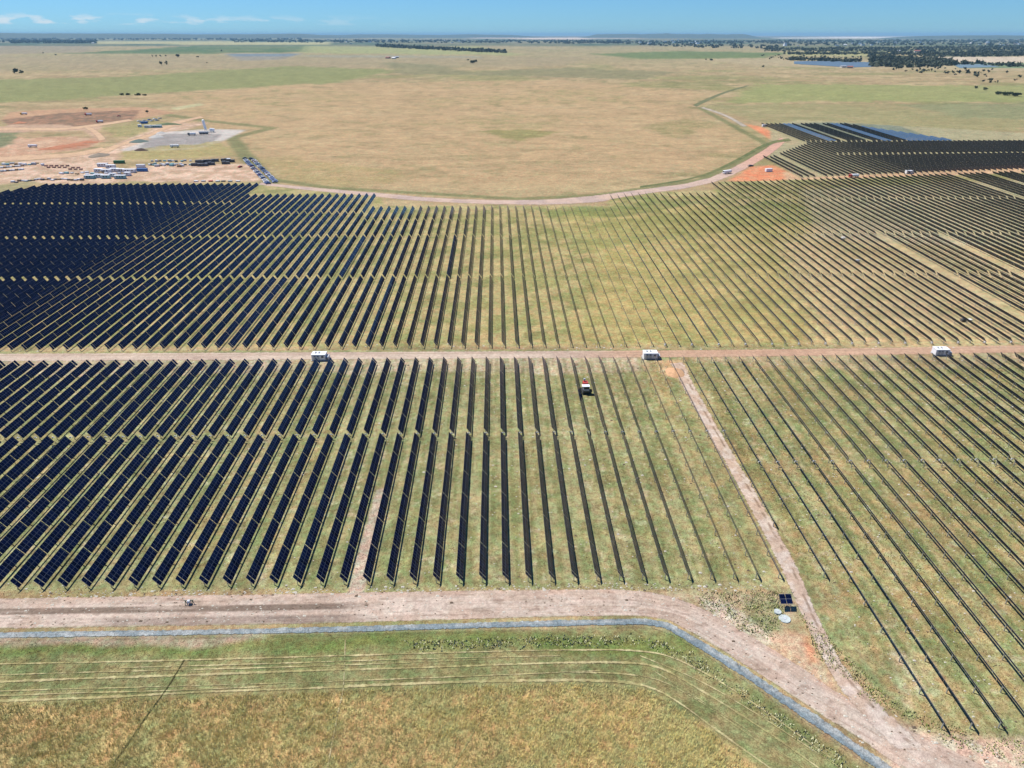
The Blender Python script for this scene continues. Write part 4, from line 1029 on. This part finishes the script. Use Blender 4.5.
# small clutter in the right fields
for k, (x_, y_) in enumerate(((963, 321.5), (857, 262), (843, 239))):
    pallet(x_, y_, 2.2, 1.6, 1.2, [DARKG, PALEG, WHITE][k], ['dark crate between right-hand rows beyond the cross road', 'grey crate between rows in the right middle field', 'white crate between rows below the bare strip'][k], None)
pallet(969, 320, 2.6, 1.6, .3, WHITE, 'flat white sheet lying beside the dark crate', None)

# ------------------------------------------------------------------ trees
LEAFC = [(.045, .07, .025), (.06, .085, .03), (.035, .055, .022), (.075, .09, .035)]
LEAFM = [mat('leaves_%s' % n_, c_, .8, nz_amt=.35, nz_scale=.8) for n_, c_ in zip(('dark', 'mid', 'deep', 'olive'), LEAFC)]
def crown_geo(cx, cy, cz, rx, ry, rz_, n, leaf, seed, V, Fc):
    r_ = np.random.RandomState(seed)
    nb = max(3, int(n / 40)); cb = r_.normal(size=(nb, 3)); cb /= np.linalg.norm(cb, axis=1)[:, None]; cb *= r_.uniform(.25, .75, (nb, 1))
    k = r_.randint(0, nb, n); d_ = r_.normal(size=(n, 3)); d_ /= np.linalg.norm(d_, axis=1)[:, None]
    p = cb[k] + d_ * (r_.uniform(.15, .42, (n, 1)))
    p = p * np.array([rx, ry, rz_]) + np.array([cx, cy, cz])
    a = r_.normal(size=(n, 3)) * leaf; b_ = r_.normal(size=(n, 3)) * leaf
    base_ = len(V) if isinstance(V, list) else 0
    for i in range(n):
        b0 = len(V); V += [tuple(p[i] + a[i]), tuple(p[i] + b_[i]), tuple(p[i] - a[i] * .7), tuple(p[i] - b_[i] * .8)]; Fc.append((b0, b0 + 1, b0 + 2, b0 + 3))
def tree(px, py, h, w_, label, group=None, seed=0, n=260):
    t = empty('tree', P(px, py), 0, label, 'tree', group)
    m = MB(); m.cyl((0, 0, -.3), (.2, 0, h * .35), h * .035, BARK, r1=h * .02, n=8)
    for q in range(4): a_ = q * 1.7 + seed; m.cyl((.2, 0, h * .3), (cos(a_) * w_ * .3, sin(a_) * w_ * .3, h * .62), h * .016, BARK, r1=h * .006, n=5)
    m.build('trunk', t)
    V, Fc = [], []; crown_geo(0, 0, h * .6, w_ / 2 * 1.1, w_ / 2 * 1.1, h * .42, n, w_ * .06, seed, V, Fc)
    link('crown', np_mesh('crown', V, Fc, LEAFM[seed % 4]), t); return t
spots = [(15, 73.5, 13, 18, 'large dark tree standing at the far left in the pasture'), (22, 74, 10, 13, 'smaller tree touching the large one at the far left'),
         (43.5, 53.6, 8, 10, 'lone dot of a tree far left before the wood'), (56, 55.6, 8, 10, 'second lone tree far left before the wood'),
         (152.5, 57, 10, 9, 'leftmost slim tree of the small clump by the green field'), (156.5, 57.4, 11, 9, 'second slim tree of the clump by the green field'), (160.5, 57.2, 12, 10, 'third tree of the clump by the green field'), (166, 57, 11, 9, 'fourth tree of the clump by the green field'),
         (161.5, 65.5, 14, 13, 'dark tree standing nearer than the small clump'), (167, 65, 13, 12, 'dark tree close right of its nearer twin'),
         (177.5, 57.4, 13, 22, 'broad dark tree mass right of the clump'), (198, 57.2, 5, 14, 'low bush line right of the broad tree'), (221.5, 51.5, 11, 14, 'tree standing in the dark green field'), (207, 63.6, 5, 6, 'small bush in the pasture below the broad tree'),
         (468, 61, 8, 9, 'small tree left of the dark farm clump'), (473, 63.4, 11, 24, 'dark farm tree clump in the middle distance'), (476, 62.6, 10, 16, 'tree behind the dark farm clump'),
         (706, 60.6, 8, 10, 'small dark tree right of centre in the distance'), (711, 60.6, 7, 16, 'low dark trees beside the small tree right of centre'), (763, 68, 10, 9, 'lone tree above the green meadow'),
         (86, 109.8, 4, 7, 'dark bush beyond the brown excavation'), (147.5, 113.2, 4, 6, 'bush behind the far depot'),
         (122, 95, 3, 9, 'first of the low dark bushes in the pasture'), (128, 95, 3, 10, 'second of the low dark bushes in the pasture'), (138, 95.4, 3.5, 11, 'third of the low dark bushes in the pasture'), (145, 95.6, 3, 9, 'fourth of the low dark bushes in the pasture'),
         (975, 88.6, 5, 9, 'bush at the left of the hedge line far right'), (985, 90.8, 6, 11, 'second bush of the hedge line far right'), (998, 94.5, 6, 13, 'third bush of the hedge line far right'), (1007, 95.6, 6, 16, 'fourth bush of the hedge line far right'), (1017, 96.5, 6, 15, 'rightmost bush of the hedge line far right')]
for k, (x_, y_, h_, w2, lb) in enumerate(spots): tree(x_, y_, h_, w2, lb, 'single trees and bushes on the plain', k, 420 if w2 > 14 else 260)
# far-off woods
def wood(name, label, boxes, hmin, hmax, seed, leafn=14, dens=1.0):
    r_ = random.Random(seed); V, Fc = [], []
    for (poly, n) in boxes:
        pw = PX(poly); xs = [p[0] for p in pw]; ys = [p[1] for p in pw]; arr = 0; tries = 0
        while arr < n * dens and tries < n * 30:
            tries += 1; t_ = r_.random(); 
            x_ = r_.uniform(min(xs), max(xs)); y_ = r_.uniform(min(ys), max(ys))
            if polydist(np.array([x_]), np.array([y_]), pw)[0] < 0: continue
            h_ = r_.uniform(hmin, hmax) ; sc_ = 1 + max(0, (y_ - 2500)) / 9000
            crown_geo(x_, y_, gz(y_) + h_ * .45, h_ * .95 * sc_, h_ * .8 * sc_, h_ * .55, leafn, h_ * .3 * sc_, seed * 1000 + arr, V, Fc); arr += 1
    o = link(name, np_mesh(name, V, Fc, mat('wood_leaves', (.062, .075, .038), .85, nz_amt=.5, nz_scale=.025))); tag(o, label, 'trees', None, 'stuff'); return o
wood('distant_wood', 'long dark tree belt running across the far plain', [([(376, 45.6), (392, 45.8), (505, 51.6), (505, 53.2), (470, 51.8), (376, 47)], 420)], 9, 15, 1)
wood('distant_wood', 'dark wood on the horizon at the far left', [([(10, 40.6), (96, 40.8), (96, 43.4), (10, 43.4)], 420), ([(-80, 40), (12, 40.5), (10, 42.5), (-80, 42.5)], 120)], 10, 17, 2)
wood('distant_wood', 'dense tree belt around the blue pond at the right', [([(868, 56), (950, 60), (960, 66), (900, 68.4), (872, 67)], 300), ([(780, 53.6), (900, 53.4), (1060, 51), (1060, 56), (930, 57.5), (900, 55), (790, 54.8)], 420), ([(765, 48.6), (900, 48), (1060, 45), (1060, 50), (900, 52.4), (765, 51.5)], 520), ([(786, 58.6), (860, 61), (860, 62.6), (786, 60.4)], 60), ([(950, 62.4), (1060, 66.6), (1060, 69), (950, 64.4)], 60)], 7, 13, 3, dens=1.6)
wood('distant_wood', 'hazy wooded belts before the horizon', [([(-60, 38.9), (300, 38.9), (300, 39.8), (100, 40.2), (-60, 39.9)], 260), ([(230, 40.2), (620, 40.6), (620, 43.6), (230, 42.4)], 520), ([(560, 41.4), (780, 41), (780, 44), (560, 43.8)], 320), ([(780, 40.6), (1060, 40), (1060, 45), (780, 46)], 560), ([(620, 44), (780, 46), (780, 49), (700, 48)], 90)], 8, 15, 4, dens=1.3)
wood('scattered_scrub', 'scattered dark scrub trees on the dry slope at the right', [([(890, 66), (1000, 70), (1000, 78), (940, 76), (890, 70)], 40), ([(760, 55), (870, 57), (900, 60), (770, 60)], 40), ([(960, 72), (1040, 72), (1040, 88), (990, 84)], 10)], 4, 8, 5)
# pond and water
def sheet(name, pts, m, h=.3):
    pw = PX(pts); b = MB(); b.poly([(x_, y_, gz(y_) + h) for x_, y_ in pw], [tuple(range(len(pw)))], m); o = b.build(name)
    if o.data.polygons[0].normal.z < 0: o.data.flip_normals()
    tag(o, kind='structure'); return o
WAT = mat('pond_water', (.11, .16, .20), .5, spec=.3, nz_amt=.1, nz_scale=.02)
sheet('pond_water', [(794, 61.4), (830, 60.8), (872, 62.4), (874, 66.8), (850, 67.6), (808, 64.8), (794, 64)], WAT, .6)
sheet('pond_water', [(952, 64.4), (985, 64.2), (1000, 67), (960, 68.2)], mat('pale_pond_water', (.16, .22, .23), .5), .6)
# settlement: small pale houses far away
HW = [mat('pale_wall', (.62, .6, .56), .8), mat('tan_wall', (.45, .36, .28), .8)]
ROOFS = [mat('tin_roof', (.5, .52, .54), .4, .3), mat('red_roof', (.3, .1, .07), .8), WHITE]
def house_mesh(i):
    b = MB(); b.box((0, 0, 1.6), (12, 8, 3.2), HW[i % 2]); b.box((-3, -4.03, 1.5), (1.6, .06, 1.2), GLASS); b.box((3, -4.03, 1.5), (1.6, .06, 1.2), GLASS); b.box((0, -4.03, 1.1), (1, .06, 2.1), DARKG)
    b.poly([(-6.4, -4.4, 3.2), (6.4, -4.4, 3.2), (6.4, 4.4, 3.2), (-6.4, 4.4, 3.2), (-6.4, 0, 5.0), (6.4, 0, 5.0)], [(0, 1, 5, 4), (2, 3, 4, 5), (0, 4, 3), (1, 2, 5), (3, 2, 1, 0)], ROOFS[i % 3])
    o = b.build('house'); d_ = o.data; bpy.data.objects.remove(o); return d_
HM = [house_mesh(i) for i in range(6)]
V0 = 0
hs = [(93, 43.6, 2.2, 'white farmhouse at the right end of the horizon wood'), (388, 58.6, 1.6, 'tan farm shed left of the farm ruin'), (394, 58.8, 1.4, 'pale farm shed right of the tan shed'), (396.5, 58, 1.5, 'small pale farm house by the pasture'),
      (917, 52.4, 2.6, 'white house among the trees right of centre'), (899, 51.8, 2.0, 'small white house left in the tree belt'), (843, 67.6, 1.4, 'small tan hut below the blue pond'), (850, 68.2, 1.4, 'second small tan hut below the blue pond'), (845, 45.6, 2.4, 'pale house behind the dark tree belt')]
for k, (x_, y_, s_, lb) in enumerate(hs):
    o = link('house', HM[k % 6], None, P(x_, y_), (0, 0, rnd.uniform(-.5, .5))); o.scale = (s_, s_, s_); tag(o, lb, 'house')
hn = 0
for k in range(70):
    x_ = rnd.choice([rnd.uniform(620, 720), rnd.uniform(780, 1020), rnd.uniform(380, 520)]); y_ = rnd.uniform(39.4, 44.5)
    hn += 1
bV = MB()
for k in range(150):
    x_ = rnd.choice([rnd.uniform(640, 710), rnd.uniform(780, 1020), rnd.uniform(330, 480), rnd.uniform(780, 1020)]); y_ = rnd.uniform(39.6, 44.0) if x_ < 760 else rnd.uniform(39.6, 46.5)
    p_ = P(x_, y_); s_ = rnd.uniform(14, 42); bV.box((p_.x, p_.y, p_.z + s_ * .18), (s_, s_ * .7, s_ * .36), rnd.choice([WHITE, HW[0], HW[1], ROOFS[0]]), rz=rnd.uniform(-.6, .6), taper=.85)
o = bV.build('far_settlement'); tag(o, 'pale specks of a far settlement below the horizon', 'settlement', None, 'stuff')
# radio mast and smoke stacks on the horizon
for k, (x_, h_) in enumerate(((340, 75), (590, 0), (832, 0))):
    if not h_: continue
    p_ = P(x_, 41.2); m = MB(); m.cyl((0, 0, 0), (0, 0, h_), 5, WHITE, r1=3, n=8); m.cyl((0, 0, h_ * .9), (0, 0, h_), 6, WHITE, n=8); o = m.build('water_tower', None, p_); tag(o, 'thin white tower on the far horizon left of centre', 'tower')
# hills along the horizon
def ridge(px0, px1, dist, hmax, seed, peak):
    N = 240; V, Fc = [], []
    for k in range(N):
        t = k / (N - 1); px = px0 + (px1 - px0) * t
        a = (px - 512) / F; dx = a * cos(YAW) + cos(PITCH) * sin(YAW); dy = -a * sin(YAW) + cos(PITCH) * cos(YAW); L_ = dist / math.hypot(dx, dy)
        x_, y_ = dx * L_, dy * L_; g = gz(y_) * 0
        hh = hmax * (.6 + .4 * fbm(np.array([t * 9.0 + seed]), np.array([.3]), 1, seed, 4)[0]) * sm(np.array([min(t, 1 - t)]), 0, .15)[0] * (1 + peak * math.exp(-((t - .5) / .12) ** 2))
        for r_, (q, hz) in enumerate(((1.0, -20), (1.03, hh * .6), (1.07, hh), (1.12, hh * .7), (1.2, -20))): V.append((x_ * q, y_ * q, g + hz))
    for k in range(N - 1):
        for r_ in range(4): Fc.append((k * 5 + r_, (k + 1) * 5 + r_, (k + 1) * 5 + r_ + 1, k * 5 + r_ + 1))
    o = link('hills', np_mesh('hills', V, Fc, mat('hill_scrub', (.07, .09, .05), .95), smooth=True)); tag(o, kind='structure')
ridge(-200, 420, 22000, 172, 3, .05); ridge(560, 720, 24000, 166, 8, .05); ridge(780, 1250, 22000, 125, 12, .05); ridge(200, 560, 26000, 140, 14, .05)

# ------------------------------------------------------------------ loose vegetation: tall meadow grass, low weeds, pebbles
def blades(name, label, polys, count, hmin, hmax, wd, colf, per, seed, cat, spread=.12, lean=.35, bright=1.25):
    r_ = np.random.RandomState(seed); X_, Y_ = [], []
    for poly, sh in polys:
        pw = PX(poly); xs = [p[0] for p in pw]; ys = [p[1] for p in pw]; n = int(count * sh * 1.0); gx, gy = [], []
        tot = 0
        while tot < n:
            a_ = r_.uniform(min(xs), max(xs), n * 2); b_ = r_.uniform(min(ys), max(ys), n * 2); k = polydist(a_, b_, pw) > 0
            gx.append(a_[k]); gy.append(b_[k]); tot += k.sum()
        X_.append(np.concatenate(gx)[:n]); Y_.append(np.concatenate(gy)[:n])
    X_ = np.repeat(np.concatenate(X_), per); Y_ = np.repeat(np.concatenate(Y_), per); n = len(X_)
    X_ = X_ + r_.normal(0, spread, n); Y_ = Y_ + r_.normal(0, spread, n)
    h_ = r_.uniform(hmin, hmax, n) * (0.6 + .8 * fbm(X_, Y_, 5, seed, 3)); an = r_.uniform(0, 2 * pi, n); ln = r_.uniform(.1, lean, n)
    lx, ly = h_ * (ln * np.cos(an) + .18), h_ * (ln * np.sin(an) * .7 + .1)
    w2 = wd * r_.uniform(.6, 1.3, n); pa = r_.uniform(0, pi, n); ox, oy = np.cos(pa) * w2 / 2, np.sin(pa) * w2 / 2; z = terr(Y_)
    colf0 = colf; colf = lambda a, b, c: np.clip(colf0(a, b, c) * bright, 0, .85)
    V = np.stack([np.stack([X_ - ox, Y_ - oy, z], 1), np.stack([X_ + ox, Y_ + oy, z], 1), np.stack([X_ + lx + ox * .5, Y_ + ly + oy * .5, z + h_], 1), np.stack([X_ + lx - ox * .5, Y_ + ly - oy * .5, z + h_ * .92], 1)], 1).reshape(-1, 3)
    Fc = np.arange(4 * n).reshape(-1, 4); C = np.repeat(colf(X_, Y_, r_.uniform(0, 1, n)), 4, 0)
    o = link(name, np_mesh(name, V, Fc, BLADE, colors=C)); tag(o, label, cat, None, 'stuff'); return o
BLADE = bpy.data.materials.new('grass_blade'); BLADE.use_nodes = True
n_, l_ = BLADE.node_tree.nodes, BLADE.node_tree.links; a_ = n_.new('ShaderNodeAttribute'); a_.attribute_name = 'Col'
g_ = n_.new('ShaderNodeNewGeometry'); va = n_.new('ShaderNodeVectorMath'); va.operation = 'MULTIPLY_ADD'; va.inputs[1].default_value = (.35, .35, .35); va.inputs[2].default_value = (0, 0, .8)
l_.new(g_.outputs['Normal'], va.inputs[0]); vn = n_.new('ShaderNodeVectorMath'); vn.operation = 'NORMALIZE'; l_.new(va.outputs[0], vn.inputs[0]); l_.new(vn.outputs[0], n_['Principled BSDF'].inputs['Normal'])
l_.new(a_.outputs['Color'], n_['Principled BSDF'].inputs['Base Color']); n_['Principled BSDF'].inputs['Roughness'].default_value = .85; n_['Principled BSDF'].inputs['Specular IOR Level'].default_value = .15
def c_meadow(x, y, r_):
    g1 = sm(fbm(x, y, 11, 3, 4), .47, .66); g2 = sm(fbm(x, y, 3.5, 8, 3), .35, .65)
    C = cmix(alb(212, 168, 104), alb(164, 156, 98), g1); C = blend(C, alb(196, 178, 124), g2 * .45); C = blend(C, alb(116, 126, 66), sm(r_, .8, 1) * .6)
    C = blend(C, alb(226, 190, 124), sm(r_, .18, 0) * .8); return C * (.85 + .3 * ((r_ * 7.3) % 1))[:, None]
blades('tall_grass', 'tall orange-brown meadow grass in the foreground', [([(-60, 706), (60, 703), (200, 697), (310, 693), (420, 688), (520, 685), (600, 684), (645, 690), (680, 708), (730, 748), (790, 800), (-90, 800)], 1.0)], 26000, .4, .8, .055, c_meadow, 5, 5, 'grass', spread=.18, lean=.3, bright=2.5)
def c_short(x, y, r_):
    C = cmix(alb(150, 148, 92), alb(190, 176, 124), sm(r_, .3, .9)); C = blend(C, alb(118, 132, 70), sm(fbm(x, y, 8, 5, 3), .5, .62) * .7); return C * (.8 + .4 * ((r_ * 5.1) % 1))[:, None]
blades('short_grass', 'mown grass strip between the meadow and the drain', [([(-60, 644), (300, 638), (640, 630), (680, 636), (880, 780), (790, 800), (690, 706), (600, 680), (300, 690), (-60, 702)], 1.0)], 11000, .06, .16, .07, c_short, 3, 6, 'grass', bright=1.3)
def c_weed(x, y, r_):
    C = cmix(alb(134, 142, 74), alb(190, 176, 118), sm(r_, .35, .8)); C = blend(C, alb(206, 200, 160), sm(r_, .93, .97)); C = blend(C, alb(200, 160, 84), sm(fbm(x, y, 14, 5, 3), .52, .62) * .45); return C * (.75 + .5 * ((r_ * 5.1) % 1))[:, None]
blades('field_weeds', 'low weeds and dry tufts growing between the panel rows', [([(-60, 596), (-60, 366), (660, 362), (775, 588), (640, 586)], .45), ([(690, 360), (1080, 352), (1080, 770), (1000, 742), (900, 710), (820, 600)], .55)], 70000, .08, .26, .12, c_weed, 2, 8, 'weeds', .3)
# pale tussocks along the drain edge
def c_pale(x, y, r_): return cmix(alb(214, 212, 170), alb(140, 150, 88), sm(r_, .45, .7))
blades('pale_tussocks', 'pale flowering tussocks along the near side of the drain', [([(400, 642), (520, 638), (640, 636), (690, 652), (760, 700), (860, 770), (846, 772), (750, 708), (684, 662), (640, 645), (420, 650)], 1.0)], 420, .12, .4, .28, c_pale, 5, 9, 'weeds', .3)
def c_corner(x, y, r_): return cmix(alb(128, 142, 74), alb(196, 188, 140), sm(r_, .4, .7))
blades('corner_weeds', 'bushy weeds on the waste ground by the monitoring station', [([(700, 592), (790, 592), (775, 640), (740, 630), (700, 604)], .5), ([(800, 612), (830, 640), (900, 708), (880, 706), (820, 660)], .3), ([(850, 690), (950, 745), (1040, 770), (1040, 745), (950, 728), (900, 706)], .2)], 1000, .12, .4, .22, c_corner, 4, 10, 'weeds', .4)
# pebbles
r_ = np.random.RandomState(77); V, Fc, Cc = [], [], []
for poly, n in (([(0, 598), (640, 590), (700, 602), (880, 710), (1020, 760), (900, 768), (660, 614), (0, 628)], 900), ([(0, 360), (650, 358), (700, 372), (0, 372)], 500), ([(-20, 600), (-20, 366), (690, 362), (790, 590)], 2200), ([(690, 362), (1030, 354), (1030, 740), (900, 706)], 1900), ([(40, 592), (600, 583), (770, 585), (770, 592), (600, 590), (40, 598)], 500), ([(0, 352), (0, 345), (1020, 343), (1020, 349)], 500)):
    pw = PX(poly); xs = [p[0] for p in pw]; ys = [p[1] for p in pw]; got = 0
    while got < n:
        x_ = r_.uniform(min(xs), max(xs)); y_ = r_.uniform(min(ys), max(ys))
        if polydist(np.array([x_]), np.array([y_]), pw)[0] < 0: continue
        s_ = r_.uniform(.07, .22) * (2.0 if r_.rand() < .1 else 1); b0 = len(V); z_ = gz(y_) + .05
        for q in ((-1, -.7, 0), (1, -.8, 0), (.9, .8, 0), (-.8, .9, 0), (.1, 0, .8)): V.append((x_ + q[0] * s_, y_ + q[1] * s_ * .8, z_ + q[2] * s_))
        Fc += [(b0, b0 + 1, b0 + 4), (b0 + 1, b0 + 2, b0 + 4), (b0 + 2, b0 + 3, b0 + 4), (b0 + 3, b0, b0 + 4)]; Cc += [list(alb(*((226, 220, 204) if r_.rand() < .75 else (120, 104, 88))))] * 5; got += 1
o = link('pebbles', np_mesh('pebbles', V, Fc, BLADE, colors=np.array(Cc))); tag(o, 'small pale stones scattered over road edges and field', 'stones', None, 'stuff')

# ------------------------------------------------------------------ haze
HZ = bpy.data.materials.new('haze_air'); HZ.use_nodes = True; n_, l_ = HZ.node_tree.nodes, HZ.node_tree.links
n_.remove(n_['Principled BSDF']); vol = n_.new('ShaderNodeVolumePrincipled'); vol.inputs['Color'].default_value = (.42, .75, 1, 1); vol.inputs['Density'].default_value = 3.0e-5; vol.inputs['Anisotropy'].default_value = 0.0
l_.new(vol.outputs[0], n_['Material Output'].inputs['Volume'])
b = MB(); top = 200.0
b.box((0, 34000, (top - 30) / 2), (160000, 73000, top + 30), HZ); hz = b.build('haze'); tag(hz, 'pale blue haze filling the air over the plain', 'haze', None, 'stuff')
